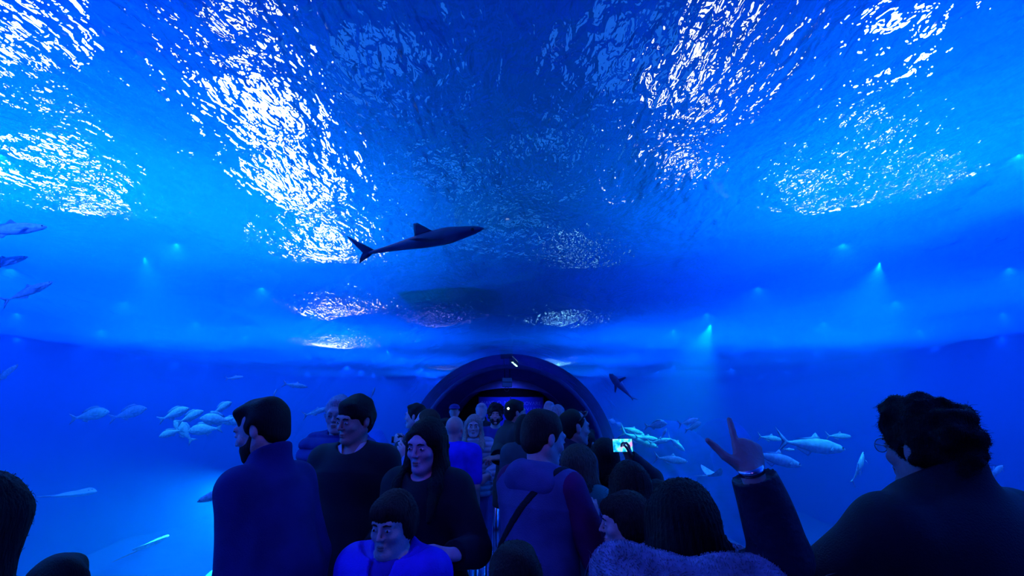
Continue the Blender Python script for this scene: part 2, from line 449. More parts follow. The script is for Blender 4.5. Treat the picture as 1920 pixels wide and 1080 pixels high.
def hand_field(f, wr, fwd, palm, hs=1.0, pose='relax', side=1, k=.008):
    """wr wrist, fwd towards the fingers, palm = direction the palm faces; side=+1 puts the thumb on fwd x palm"""
    wr = Vector(wr); fwd = Vector(fwd).normalized(); palm = Vector(palm); palm = (palm-fwd*palm.dot(fwd)).normalized()
    lat = fwd.cross(palm)*side
    def q(x, y, z): return wr+(lat*x+fwd*y+palm*z)*hs
    Rm = np.array([[lat[i], fwd[i], palm[i]] for i in range(3)], np.float32)
    f.cone(q(0, -.02, 0), q(0, .02, 0), .024*hs, .026*hs, .015, (Rm, (1.15, 1, .75)))
    f.ell(q(0, .052, .002), (.042*hs, .050*hs, .016*hs), Rm, .012)
    curls = {'relax': (.35, .45, .55, .65), 'point': (.02, 1.5, 1.6, 1.6), 'fist': (1.4, 1.5, 1.5, 1.5), 'grip': (.8, .9, .95, 1.0), 'flat': (.05, .05, .08, .1)}[pose]
    tips = []
    for i, (x, L) in enumerate(((.030, .074), (.010, .083), (-.011, .077), (-.030, .060))):
        base = q(x, .088-(abs(i-1)*.005), 0); c = curls[i]; a = 0; p = base
        d0 = (fwd+lat*(x*2.2)).normalized()
        r = (.0098, .0092, .0085, .0075) if i < 3 else (.0085, .008, .0072, .0065)
        prev = wr+(base-wr)*.45
        f.cone(prev, base, .011*hs, r[0]*1.08*hs, .010)
        for j, seg in enumerate((.45, .31, .24)):
            a += c*(1.0, 1.1, .8)[j]*(.8 if j == 0 else 1)
            d = d0*math.cos(a)+palm*math.sin(a); n = p+d*(L*seg*hs)
            f.cone(p, n, r[j]*hs, r[j+1]*hs, .003); p = n
        tips.append(p)
    # thumb leaves the side of the palm near its base
    t = q(.026, .022, .006)
    spread = {'point': (1.5, .75, -.25), 'relax': (.55, .8, .35), 'fist': (.1, .7, .7), 'grip': (.45, .8, .7), 'flat': (.8, .8, .1)}[pose]
    d = (lat*spread[0]+fwd*spread[1]+palm*spread[2]).normalized(); n = t+d*.046*hs
    f.cone(t, n, .0155*hs, .0115*hs, .010)
    if pose == 'point': d2 = (d+fwd*.35).normalized(); d3 = (d+fwd*.1-palm*.2).normalized()
    else: d2 = (d+fwd*.3-lat*.25).normalized(); d3 = (d2-lat*.2).normalized()
    n2 = n+d2*.033*hs; f.cone(n, n2, .0112*hs, .010*hs, .004); n3 = n2+d3*.026*hs; f.cone(n2, n3, .0098*hs, .0078*hs, .003)
    return tips

# fold noise for cloth: a few crossing sine ridges
def folds(amp, seed, fz=14):
    r = random.Random(seed); W = [(r.uniform(-9, 9), r.uniform(-9, 9), r.uniform(.4, 1)*fz*r.choice((-1, 1)), r.uniform(0, 6)) for _ in range(5)]
    def fn(X, Y, Z):
        t = 0
        for a, b, c, p in W: t = t+np.sin(a*X+b*Y+c*Z+p+1.5*np.sin(7*X+5*Z))
        return amp*t/2.2
    return fn
def lumps(amp, seed, fq=60):
    r = random.Random(seed); W = [tuple(r.uniform(-1, 1)*fq for _ in range(3))+(r.uniform(0, 6),) for _ in range(9)]
    def fn(X, Y, Z):
        t = 0
        for a, b, c, p in W: t = t+np.sin(a*X+b*Y+c*Z+p)
        return amp*t/2.5
    return fn
def grooves(amp, c, fq=70):     # combed hair: ridges that run downwards round the head
    def fn(X, Y, Z):
        a = np.arctan2(Y-c[1], X-c[0]); return amp*np.sin(a*fq*.6+4*np.sin(Z*9))+amp*.6*np.sin(a*fq*1.3+7*Z)
    return fn

def tufts(name, pts, dirs, lens, rad, m, parent, droop=.0, seg=3, curl=0):
    """many thin tapered strands as one mesh"""
    V = []; Fc = []
    for p, d, L in zip(pts, dirs, lens):
        p = Vector(p); d = Vector(d).normalized(); a = d.orthogonal().normalized()
        a.rotate(Matrix.Rotation(random.uniform(0, 6.28), 3, d)); b = len(V); q = p.copy()
        for j in range(seg+1):
            r = rad*(1-j/seg)**.7; e = a.cross(d).normalized()
            if j == seg: V.append(q[:])
            else: V += [(q+a*r)[:], (q-a*r*.5+e*r*.8)[:], (q-a*r*.5-e*r*.8)[:]]
            d = (d+Vector((random.gauss(0, curl), random.gauss(0, curl), -droop))).normalized(); q = q+d*(L/seg)
        for j in range(seg):
            o = b+3*j
            if j < seg-1: Fc += [(o, o+1, o+4, o+3), (o+1, o+2, o+5, o+4), (o+2, o, o+3, o+5)]
            else: Fc += [(o, o+1, o+3), (o+1, o+2, o+3), (o+2, o, o+3)]
    return mesh_np(name, V, Fc, m, parent, True)

SKIN = {}
def skin(n='mid'):
    if n not in SKIN:
        col = {'pale': (.62, .48, .46), 'mid': (.45, .32, .28), 'dark': (.22, .13, .10), 'violet': (.62, .42, .55)}[n]  # violet: purple light on the face mixed into this skin's colour
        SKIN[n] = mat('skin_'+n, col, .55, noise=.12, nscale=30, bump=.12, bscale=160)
    return SKIN[n]
_m = {}
def hairmat(n):
    if ('h', n) not in _m:
        col = {'black': (.008, .007, .01), 'brown': (.035, .022, .02), 'lightbrown': (.13, .08, .06), 'blond': (.55, .45, .35), 'grey': (.42, .42, .45), 'white': (.7, .7, .72)}[n]
        _m[('h', n)] = mat(n+'_hair', col, .7, spec=.12, noise=.45, nscale=50, bump=.6, bscale=90, stretch=(3, 3, .5))
    return _m[('h', n)]
def cloth(n, col, rough=.85, **kw):
    if ('c', n) not in _m: _m[('c', n)] = mat(n+'_cloth', col, rough, noise=.25, nscale=9, bump=kw.pop('bump', .25), bscale=kw.pop('bscale', 220), spec=.25, **kw)
    return _m[('c', n)]
m_lip = mat('lip_skin', (.38, .2, .2), .8, spec=.1); m_eye = mat('eye_white', (.55, .55, .6), .2); m_iris = mat('dark_iris', (.01, .008, .01), .15)
m_dark = mat('black_leather', (.008, .008, .012), .5, bump=.2)
m_phone = mat('black_phone_body', (.01, .01, .012), .3)
m_chrome = mat('brushed_chrome', (.62, .66, .72), .18, 1.0)
m_wire = mat('spectacle_wire', (.35, .38, .45), .3, 1.0)
m_lens, _nt, _o = newmat('spectacle_lens')
_t = _nt.nodes.new('ShaderNodeBsdfTransparent'); _g = _nt.nodes.new('ShaderNodeBsdfGlossy'); _g.inputs['Roughness'].default_value = .05
_x = _nt.nodes.new('ShaderNodeMixShader'); _x.inputs[0].default_value = .3; _nt.links.new(_t.outputs[0], _x.inputs[1]); _nt.links.new(_g.outputs[0], _x.inputs[2]); _nt.links.new(_x.outputs[0], _o.inputs[0])

class Person:
    """stands at x, y facing angle rz (0 = towards the camera); every part in the person's own frame, face along -y"""
    def __init__(s, x, y, H, rz, label, sk='mid', bw=1.0, hy=0, hp=0, hr=0, lean=0, hs=None, vox=.010, group=None, fem=False, child=False, lean_side=0):
        s.H, s.bw, s.vox = H, bw, vox; s.fem = fem
        s.hs = hs or (1.0 if H > 1.5 else .88); s.u = u = H/1.75; s.skin = skin(sk)
        s.root = empty('person', (x, y, 0), rz); tag(s.root, label, 'person', group)
        hc = V3(lean_side, -lean, H-.121*s.hs)
        s.hc = hc; s.R = rotm(hy, hp, hr)
        sh = .152*bw*u if not fem else .138*bw*u
        s.shz = H-.338*u; s.shx = sh
        s.neck0 = V3(lean_side*.8, .03*u-lean*.85, H-.285*u)
        s.chest = V3(lean_side*.6, .02*u-lean*.6, H-.42*u); s.waist = V3(0, .01, .62*H); s.hip = V3(0, .01, .53*H)
        s.S = {sd: V3(lean_side*.7+sd*sh, .03*u-lean*.75, s.shz) for sd in (-1, 1)}
        s.arms = {}; s.hands = {}; s.browm = hairmat('brown')
        for sd in (-1, 1): s.arm(sd, (sd*(sh+.045*u), -.02, s.shz-.53*u), (0, 0, -1), (-sd, 0, 0))
    def arm(s, sd, wrist, fwd=(0, 0, -1), palm=None, hint=None, pose='relax'):
        hint = hint or (sd*.4, .8, -.2)
        e, w = ik(s.S[sd], wrist, .295*s.u, .255*s.u, hint)
        s.arms[sd] = (np.array(e), np.array(w)); s.hands[sd] = (fwd, palm or (-sd, 0, 0), pose); return s
    def skeleton(s, f, g=0.0, legs=True):
        """torso and limb volumes; g = how far a garment stands off"""
        u, b = s.u, s.bw
        flat = lambda a: (None, (1, a, 1))
        f.cone(s.neck0+V3(0, 0, -.085*u), s.chest, .088*u*b+g*.9, .128*u*b+g, .05, (None, (1.25, .80, 1)))
        f.cone(s.chest, s.waist, .138*u*b+g, (.118 if s.fem else .130)*u*b+g, .05, (None, (1.08, .80, 1)))
        f.cone(s.waist, s.hip, .125*u*b+g, .140*u*b+g, .05, (None, (1.12, .85, 1)))
        for sd in (-1, 1):
            f.cone(s.neck0+V3(sd*.03*u, .005, -.03*u), s.S[sd], .030*u+g*.7, .050*u*b+g*.7, .06)
    def arms_f(s, f, g=0.0, cuff=None):
        u = s.u; b = (1+s.bw)/2
        for sd in (-1, 1):
            e, w = s.arms[sd]
            f.cone(s.S[sd], e, .052*u*b+g, .041*u*b+g, .03); f.cone(e, w, .041*u*b+g, (.027*u+g*1.0) if g else .026*u, .015)
    def body(s, detail=True, neck=.052):
        f = Field(); u = s.u
        s.skeleton(f); s.arms_f(f)
        for sd in (-1, 1):
            f.cone(s.hip+V3(sd*.085*u, 0, -.01), V3(sd*.095*u, 0, .285*s.H), .082*u*s.bw, .052*u, .03)
            f.cone(V3(sd*.095*u, 0, .285*s.H), V3(sd*.10*u, .015, .05*s.H), .052*u, .034*u, .02)
            f.cone(V3(sd*.10*u, .03, .045), V3(sd*.11*u, -.13*u, .035), .034*u, .028*u, .02)
            e, w = s.arms[sd]; fw, pl, ps = s.hands[sd]
            hand_field(f, w, fw, pl, u*1.0 if s.H > 1.5 else u*1.05, ps, side=-sd if True else sd)
        nk = s.hc+s.hs*(s.R@V3(0, .022, -.055))
        f.cone(nk, s.neck0, neck*s.hs*.98, (neck+.008)*u, .03)
        head_field(f, s.hc, s.R, s.hs, detail=detail)
        f.build('body', s.skin, s.root, s.vox)
        if detail:
            M4 = lambda x, y, z: Matrix.Translation((s.hc+s.hs*(s.R@V3(x, y, z))).tolist()) @ Matrix(s.R.tolist()).to_4x4() @ Matrix.Scale(s.hs, 4)
            def blob(r, n=14, m=9):
                b = MB(); b.lathe([(r*math.sin(PI*i/m), -r*math.cos(PI*i/m)) for i in range(m+1)], n=n); return b
            for sd in (-1, 1):
                e = blob(1).build('eye', m_eye, s.root, smooth=True); e.matrix_local = M4(sd*.031, -.0875, .0015) @ Matrix.Diagonal((.0125, .006, .0052, 1))
                i_ = blob(1).build('iris', m_iris, e, smooth=True); i_.matrix_local = Matrix.Diagonal((1/.0125, 1/.006, 1/.0052, 1)) @ Matrix.Translation((0, -.0042, 0)) @ Matrix.Diagonal((.0050, .0030, .0050, 1))
                b = MB().tube([(sd*.014, -.094, .020), (sd*.028, -.0965, .0245), (sd*.046, -.086, .020)], [.003, .0036, .0018], 8).build('eyebrow', s.browm, s.root, smooth=True); b.matrix_local = M4(0, 0, 0)
            b = MB().tube([(-.022, -.0865, -.0615), (-.010, -.0935, -.0580), (0, -.0945, -.0590), (.010, -.0935, -.0580), (.022, -.0865, -.0615)], [.0015, .0042, .0044, .0042, .0015], 10)
            b.tube([(-.020, -.0865, -.0635), (-.009, -.0925, -.0680), (0, -.0935, -.0690), (.009, -.0925, -.0680), (.020, -.0865, -.0635)], [.0015, .0048, .0052, .0048, .0015], 10)
            b = b.build('lips', m_lip, s.root, smooth=True); b.matrix_local = M4(0, 0, 0)
        return s
    def jacket(s, m, hem=.5, g=.028, collar='stand', name='jacket', arms=True, fold=.004, neck_open=.0, sleeve=None, neckr=.068, flare=.0, seedv=1, colh=.07, vneck=0, quilt=0):
        f = Field(); u = s.u
        s.skeleton(f, g)
        hz = hem*s.H
        if hz < .53*s.H:
            f.cone(s.hip, V3(0, .012, hz-.08), .155*u*s.bw+g, .165*u*s.bw+g+flare, .04, (None, (1.12, .86, 1)))
        if arms and sleeve is None: s.arms_f(f, g*.85)
        elif arms: s.sleeves(f, g*.85, sleeve)
        f.warp(folds(fold, seedv))
        if quilt: f.warp(lambda X, Y, Z: .009-.018*np.sqrt(np.abs(np.sin(Z*quilt)))+0*X)
        f.half((0, 0, hz), (0, 0, -1))
        if arms and sleeve is None:
            for sd in (-1, 1):
                e, w = s.arms[sd]; d = (w-e)/np.linalg.norm(w-e); q = w-d*.012
                f.half(q, d, .004, (q+d*.05, .075*u))
        # neck hole
        n0 = s.neck0
        if collar == 'stand':
            top = n0+V3(0, -.0, colh*u); f.cone(n0+V3(0, .01, -.03), top+V3(0, .012, 0), neckr*u+.022, neckr*u+.008, .03)
            f.half(top, (0, -.45, 1), .006, (top+V3(0, 0, .10), .16))
            f.cone(n0+V3(0, -.0, .02*u), top+V3(0, -.02, .06), neckr*u-.004, neckr*u+.002, .004, None, True)
            if neck_open: f.ell(n0+V3(0, -.10*u, -.01), (neck_open*.55, .07, neck_open), None, .01, True)
        else:
            f.ell(n0+V3(0, -.055*u, .045*u), (.075*u, .10*u, .045*u+vneck), None, .012, True)
        return f.build(name, m, s.root, s.vox)
    def sleeves(s, f, g, frac):
        u = s.u
        for sd in (-1, 1):
            e, w = s.arms[sd]; f.cone(s.S[sd], s.S[sd]+(e-s.S[sd])*frac, .054*u*s.bw+g, .048*u*s.bw+g, .03)
    def strap(s, m, c, n, w=.02, g=.036, name='shoulder_strap'):
        f = Field(); s.skeleton(f, g); c = V3(*c); n = V3(*n)/np.linalg.norm(n)
        f.half(c+n*w, n); f.half(c-n*w, -n); return f.build(name, m, s.root, .006)
    def trousers(s, m, top=.60, g=.016, bottom=.045):
        f = Field(); u = s.u
        f.cone(s.hip+V3(0, 0, (top-.53)*s.H), s.hip, .128*u*s.bw+g, .142*u*s.bw+g, .04, (None, (1.1, .84, 1)))
        for sd in (-1, 1):
            f.cone(s.hip+V3(sd*.085*u, 0, -.02), V3(sd*.095*u, 0, .285*s.H), .086*u*s.bw+g, .058*u+g, .03)
            f.cone(V3(sd*.095*u, 0, .285*s.H), V3(sd*.10*u, .015, bottom*s.H), .058*u+g, .045*u+g, .03)
        f.warp(folds(.003, 5, 20)); f.half((0, 0, bottom*s.H), (0, 0, -1))
        f.build('trousers', m, s.root, max(s.vox, .010))
        for sd in (-1, 1):
            h = Field(); h.cone(V3(sd*.10*u, .045, .045), V3(sd*.11*u, -.14*u, .035), .042*u, .036*u, .02); h.ell(V3(sd*.10*u, .03, .09), (.045*u, .05*u, .05)); h.half((0, 0, .004), (0, 0, -1))
            h.build('shoe', m_dark, s.root, .012)
        return s
    def hair(s, style, col, vox=None, L=.3, vol=1.0):
        if style == 'bald': return s
        R, hs, c = s.R, s.hs, s.hc; p = lambda x, y, z: c+hs*(R@V3(x, y, z)); f = Field(); m = hairmat(col); vox = vox or min(s.vox, .008)
        if style in ('short', 'curly', 'crop'):
            t = {'short': 1.0, 'crop': .93, 'curly': 1.16}[style]*vol
            f.ell(p(0, .018, .043), V3(.083*t, .101*t, .088*t)*hs, R, .02)
            f.ell(p(0, .055, -.02), V3(.068*t, .058*t, (.065 if style != 'curly' else .085)*t)*hs, R, .03)
            for sd in (-1, 1): f.ell(p(sd*.066*t, .012, .02), V3(.018*t, .035*t, .05*t)*hs, R, .02)
            if style == 'short': f.ell(p(.01, -.046, .092), V3(.056, .040, .024)*hs, R, .03)
            if style == 'curly': f.ell(p(0, -.03, .1), V3(.075, .06, .04)*hs, R, .02)
            f.warp(lumps(.0022 if style == 'crop' else (.0035 if style == 'short' else .008), 3, 70 if style != 'curly' else 110))
            f.ell(p(0, -.128, -.015), V3(.07, .062, .075)*hs, R, .01, True)
            f.ell(p(0, -.075, -.10), V3(.085, .085, .082)*hs, R, .01, True)
            for sd in (-1, 1): f.ell(p(sd*.09, .008, -.01), V3(.026, .022, .030)*hs, R, .006, True)
        else:
            f.ell(p(0, .016, .040), V3(.086, .104, .092)*hs, R, .02)
            top = p(0, .05, -.02)
            down = c+V3(0, .05, -.12-L)
            if style == 'long':
                f.cone(top, c+V3(0, .065, -.14), .078*hs*vol, .085*hs*vol, .04, (None, (1.1, .8, 1)))
                f.cone(c+V3(0, .065, -.14), down+V3(0, .02, 0), .085*hs*vol, .060*hs*vol, .03, (None, (1.4, .62, 1)))
                for sd in (-1, 1):
                    f.cone(p(sd*.066, -.01, .035), p(sd*.078, .0, -.08), .030*hs, .034*hs, .03)
                    q1 = c+V3(sd*.092, -.075, -.165)
                    f.cone(p(sd*.078, .0, -.08), q1, .034*hs*vol, .032*hs*vol, .03)
                    f.cone(q1, c+V3(sd*.11, -.165, -.10-L*.8), .034*hs*vol, .012*hs*vol, .03)
            elif style == 'bob':
                f.cone(top, p(0, .045, -.09), .082*hs*vol, .080*hs*vol, .03)
                for sd in (-1, 1): f.cone(p(sd*.066, -.005, .035), p(sd*.072, .0, -.085), .028*hs, .030*hs, .03)
            elif style == 'fringe':      # a child's mop with a full fringe
                f.ell(p(0, .03, -.01), V3(.084, .082, .088)*hs, R, .03); f.ell(p(0, -.045, .062), V3(.074, .058, .046)*hs, R, .02)
                for sd in (-1, 1): f.cone(p(sd*.07, -.02, .03), p(sd*.077, .005, -.03), .020*hs, .018*hs, .02)
            elif style == 'bun':
                f.ell(p(0, .05, -.02), V3(.07, .06, .06)*hs, R, .03); f.ell(p(0, .075, .12), V3(.045, .045, .045)*hs, R, .01)
            f.warp(grooves(.0022, c)); f.warp(lumps(.0022, 8, 40))
            if style == 'fringe':
                f.ell(p(0, -.125, -.04), V3(.068, .07, .062)*hs, R, .01, True)
            else:
                f.ell(p(0, -.128, .002), V3(.064, .068, .088)*hs, R, .012, True)
            f.ell(p(0, -.09, -.12), V3(.066, .085, .08)*hs, R, .01, True)
        s.hairo = f.build('hair', m, s.root, vox); return s
    def strands(s, n, L, rad=.0010, curl=.5, droop=.2, col='black', zmin=-9):
        """loose strands rooted on the hair's own surface"""
        me = s.hairo.data; idx = rng.integers(0, len(me.vertices), n*2); P_ = []; D_ = []
        for i in idx:
            v = me.vertices[int(i)]
            if v.co.z < s.hc[2]+zmin: continue
            P_.append(v.co-v.normal*.003); D_.append(v.normal+Vector((random.gauss(0, .5), random.gauss(0, .5), random.gauss(0, .4))))
            if len(P_) >= n: break
        o = tufts('loose_strands', P_, D_, [L*random.uniform(.5, 1.3) for _ in P_], rad, hairmat(col), s.hairo, droop, 4, curl)
        return s
    def beard(s, col='black'):
        R, hs, c = s.R, s.hs, s.hc; p = lambda x, y, z: c+hs*(R@V3(x, y, z)); f = Field()
        f.ell(p(0, -.028, -.062), V3(.063, .069, .056)*hs, R, .02)
        for sd in (-1, 1): f.cone(p(sd*.058, .0, -.02), p(sd*.02, -.066, -.098), .016*hs, .02*hs, .02)
        f.warp(lumps(.0015, 4, 120))
        f.ell(p(0, -.115, -.02), V3(.052, .06, .036)*hs, R, .006, True); f.ell(p(0, -.1, -.063), V3(.02, .02, .006)*hs, R, .004, True)
        f.build('beard', hairmat(col), s.root, .006); return s
    def glasses(s):
        R, hs, c = Matrix(s.R.tolist()), s.hs, Vector(s.hc.tolist()); q = lambda x, y, z: c+(R @ Vector((x, y, z)))*hs
        b = MB()
        for sd in (-1, 1):
            b.tube([q(sd*.033+.024*math.cos(t), -.1035, .002+.019*math.sin(t)) for t in [k*2*PI/20 for k in range(21)]], .0014, 6, False)
            b.tube([q(sd*.057, -.103, .006), q(sd*.076, -.06, .006), q(sd*.082, .01, .006), q(sd*.082, .03, -.01)], .0016, 6)
        b.tube([q(-.010, -.104, .005), q(0, -.107, .008), q(.010, -.104, .005)], .0014, 6)
        fr = b.build('spectacles', m_wire, s.root, smooth=True)
        l = MB()
        for sd in (-1, 1):
            V = [q(sd*.033+.023*math.cos(t), -.1035, .002+.018*math.sin(t)) for t in [k*2*PI/20 for k in range(20)]]; l.add(V, [tuple(range(20))])
        l.build('lens', m_lens, fr); return s
    def w(s, p):     # local point -> world
        return Matrix.Translation(s.root.location) @ Matrix.Rotation(s.root.rotation_euler.z, 4, 'Z') @ Vector(tuple(float(v) for v in p))
    def loc(s, p):   # world -> local
        return (Matrix.Translation(s.root.location) @ Matrix.Rotation(s.root.rotation_euler.z, 4, 'Z')).inverted() @ Vector(p)

def at_head(px, py, D, hs=1.0, lean=0, rz=0, lean_side=0):
    """feet and height of someone whose head centre shows at this pixel at depth D"""
    p = P(px, py, D); off = Matrix.Rotation(rz, 3, 'Z') @ Vector((lean_side, -lean, 0))
    return p.x-off.x, p.y-off.y, p.z+.121*hs
# ------------------------------------------------------------- the crowd
def person(px, py, D, rz, label, **k):
    hs = k.get('hs') or 1.0; lean = k.get('lean', 0); ls = k.get('lean_side', 0)
    x, y, H = at_head(px, py, D, hs, lean, rz, ls); k['hs'] = hs
    p = Person(x, y, H, rz, label, **k); return p
NAVY = cloth('navy_wool', (.012, .02, .16)); BLK = cloth('black', (.006, .006, .018)); DKB = cloth('dark_blue', (.02, .03, .20)); JEAN = cloth('denim', (.06, .10, .32), bscale=300)
CHAR = cloth('charcoal', (.015, .018, .05))

def world_arm(p, sd, wpos, fwd_w, palm_w, hint_w, pose='relax'):
    rot = Matrix.Rotation(-p.root.rotation_euler.z, 3, 'Z')
    p.arm(sd, p.loc(wpos), tuple(rot @ Vector(fwd_w)), tuple(rot @ Vector(palm_w)), tuple(rot @ Vector(hint_w)), pose)

# man in the long overcoat, turned away to the left, looking down
p = person(491, 806, 2.05, -2.0, 'man in long dark navy overcoat turned to the left looking down', bw=.90, hy=.35, hp=.30, lean=.19, vox=.006, sk='pale')
p.body().hair('short', 'black').beard('brown')
p.jacket(NAVY, .36, g=.028, neckr=.070, colh=.085, name='overcoat', seedv=3, fold=.003)
p.trousers(CHAR)
b = Field(); n0 = p.neck0     # lapel collar folded over the coat
b.cone(n0+V3(-.06, .035, .01), n0+V3(.06, .035, .01), .035, .035, .02); b.cone(n0+V3(-.07, .02, .0), n0+V3(-.055, -.09, -.05), .026, .02, .02); b.cone(n0+V3(.07, .02, .0), n0+V3(.055, -.09, -.05), .026, .02, .02)
b.ell(n0+V3(0, -.01, .05), (.064, .07, .07), None, .01, True); b.build('collar', NAVY, p.root, .006)

# man in dark sweater and white shirt collar
p = person(666, 788, 2.72, -.12, 'man in black sweater over a white shirt collar, swept dark hair', bw=1.12, hy=-.42, hp=.16, vox=.006, sk='mid', hr=.05)
p.browm = hairmat('black')
p.arm(1, (.20, -.16, 1.02)); p.arm(-1, (-.20, -.14, 1.0))
p.body().hair('short', 'black', vol=1.05)
p.jacket(BLK, .5, g=.03, collar='v', vneck=.02, name='sweater', seedv=4); p.trousers(CHAR)
b = MB(); n0 = Vector(p.neck0.tolist())
for s_ in (-1, 1):
    V = [n0+Vector(v) for v in ((s_*.006, -.140, -.066), (s_*.062, -.128, -.046), (s_*.080, -.055, .026), (s_*.060, .0, .052), (s_*.052, -.060, .040))]
    V2 = [v+Vector((0, .006, -.002)) for v in V]; b.add(V+V2, [(0, 1, 2, 4), (2, 3, 4), (5, 9, 7, 6), (7, 9, 8), (0, 4, 9, 5), (1, 6, 7, 2), (0, 5, 6, 1), (4, 3, 8, 9), (2, 7, 8, 3)])
b.build('shirt_collar', cloth('white_cotton', (.75, .75, .85)), p.root)

# white-haired man behind him
p = person(634, 778, 3.35, -.2, 'white haired man with glasses and quilted jacket, half hidden behind the man in black sweater', bw=1.12, hy=.25, hp=.1, vox=.008, sk='pale')
p.browm = hairmat('grey'); p.body().hair('short', 'white').glasses()
p.jacket(DKB, .5, g=.04, quilt=42, name='quilted_jacket'); p.trousers(CHAR)

# dark-haired woman, arm across towards the child
p = person(799, 836, 2.42, -.3, 'woman with long black hair and black top, reaching down behind the boy', fem=True, bw=1.16, hy=-.10, hp=.12, vox=.006, sk='violet')
p.browm = hairmat('black')
world_arm(p, 1, P(848, 1040, 2.08), (-.8, -.3, .25), (.1, .3, -1), (.5, .9, -.5), 'relax')
p.body().hair('long', 'black', L=.24, vol=.92)
p.jacket(BLK, .42, g=.034, collar='v', vneck=.02, name='loose_top', seedv=6, flare=.02); p.trousers(BLK)

# boy in the blue jacket
p = person(737, 982, 1.92, -.22, 'boy with a straight fringe wearing an open bright blue jacket', hs=.88, bw=1.22, hy=-.1, hp=.12, vox=.0055, sk='pale')
p.body().hair('fringe', 'brown', vol=1.05)
BJ = cloth('bright_blue_nylon', (.05, .03, .95), .5)
p.jacket(BJ, .46, g=.030, colh=.05, neck_open=.085, name='jacket', neckr=.078, seedv=8, fold=.005); p.trousers(JEAN)
b = Field(); b.cone(p.neck0+V3(0, -.03, -.06), p.chest+V3(0, -.025, -.05), .090, .105, .03); b.ell(p.neck0+V3(0, -.04, .055), (.052, .06, .052), None, .008, True); b.build('shirt', cloth('violet_shirt', (.05, .03, .5)), p.root, .006)
for s_ in (-1, 1):
    n0 = p.neck0; b = Field(); b.cone(n0+V3(s_*.085, -.0, .028), n0+V3(s_*.055, -.095, -.03), .016, .012, .01); b.build('collar_flap', BJ, p.root, .005)

# two men at the left glass, one with a camera
p = person(779, 781, 5.0, -1.75, 'man in profile holding a camera up to the left glass', vox=.009, sk='pale')
cam_at = P(749, 824, 4.9)
world_arm(p, 1, cam_at+Vector((.03, -.07, -.03)), (-.7, .4, .5), (.2, .9, 0), (0, -1, -1), 'grip'); world_arm(p, -1, cam_at+Vector((.03, .10, -.03)), (-.7, -.4, .5), (.2, -.9, 0), (0, 1, -1), 'grip')
p.body().hair('short', 'black'); p.jacket(BLK, .5, collar='v'); p.trousers(CHAR)
t = empty('camera_in_hands', cam_at, -1.3); t.name = 'compact_camera'; tag(t, 'black camera held up by the man at the left glass', 'camera')
MB().box((0, 0, 0), (.13, .05, .085), .012).build('camera_body', m_phone, t); MB().tube([(0, 0, 0), (0, -.075, 0)], .032, 16).build('camera_lens', m_phone, t)
p = person(800, 796, 4.02, -1.95, 'short haired man in pale shirt beside the man with the camera', vox=.009, sk='pale', hy=.2)
world_arm(p, 1, P(766, 858, 3.87), (-.6, 0, .6), (0, 1, 0), (0, -1, -1), 'relax')
p.body().hair('crop', 'brown'); p.jacket(cloth('pale_blue_cotton', (.20, .26, .55)), .5, collar='v', g=.02); p.trousers(CHAR)

p = person(834, 806, 5.95, -.15, 'dark haired bearded man in the crowd just left of the bald man', vox=.010, sk='mid', hy=.1)
p.body().hair('short', 'black', vol=1.1).beard('black'); p.jacket(CHAR, .5); p.trousers(CHAR)

p = person(853, 807, 4.5, PI-.25, 'bald man seen from behind in a royal blue t-shirt', bw=1.22, vox=.009, sk='mid', hp=.05)
p.arm(1, (.24, -.12, 1.08), hint=(.6, .8, 0)); p.body()
RB = cloth('royal_blue_cotton', (.02, .03, .95), .8)
p.jacket(RB, .50, g=.022, collar='v', name='t_shirt', sleeve=.75); p.trousers(DKB)
LGm = mat('pale_mark', (.55, .65, .95), .7)     # small pale winged mark on the shirt back
b = MB(); zc = p.shz-.055; yb = .178
for k in range(4):
    b.box((.055+.012*k, yb-.012+.002*k, zc-.012*k), (.07-.012*k, .006, .007), 0, Matrix.Rotation(.55+.15*k, 3, 'Y'))
b.build('shirt_mark', LGm, p.root)

p = person(852, 772, 8.2, 0, 'capped man far down the tunnel beyond the bald man', vox=.012, sk='mid')
p.body(False).hair('crop', 'black'); p.jacket(CHAR, .5); p.trousers(CHAR)
b = Field(); b.ell(p.hc+V3(0, .005, .055), (.092, .108, .075)); b.half(p.hc+V3(0, 0, .045), (0, 0, -1)); b.cone(p.hc+V3(-.03, -.11, .05), p.hc+V3(.03, -.11, .05), .045, .045, .02, (None, (1, 1, .2))); b.build('cap', DKB, p.root, .010)

p = person(888, 800, 5.45, .05, 'smiling blonde woman in a silver quilted jacket', fem=True, bw=1.08, vox=.008, sk='pale')
p.arm(1, (.16, -.24, 1.03), (-.6, -.3, -.4), (0, .8, -.2), hint=(.8, .5, 0))
p.body().hair('long', 'blond', L=.16)
SL = cloth('silver_nylon', (.42, .50, .62), .35, bump=.1)
p.jacket(SL, .5, g=.030, quilt=58, name='quilted_jacket'); p.trousers(JEAN)
MB().tube([tuple(p.neck0+V3(.0, -.155, -.02)), tuple(p.chest+V3(.012, -.185, 0)), tuple(p.waist+V3(.016, -.165, -.06))], .006, 6).build('zip', m_phone, p.root)

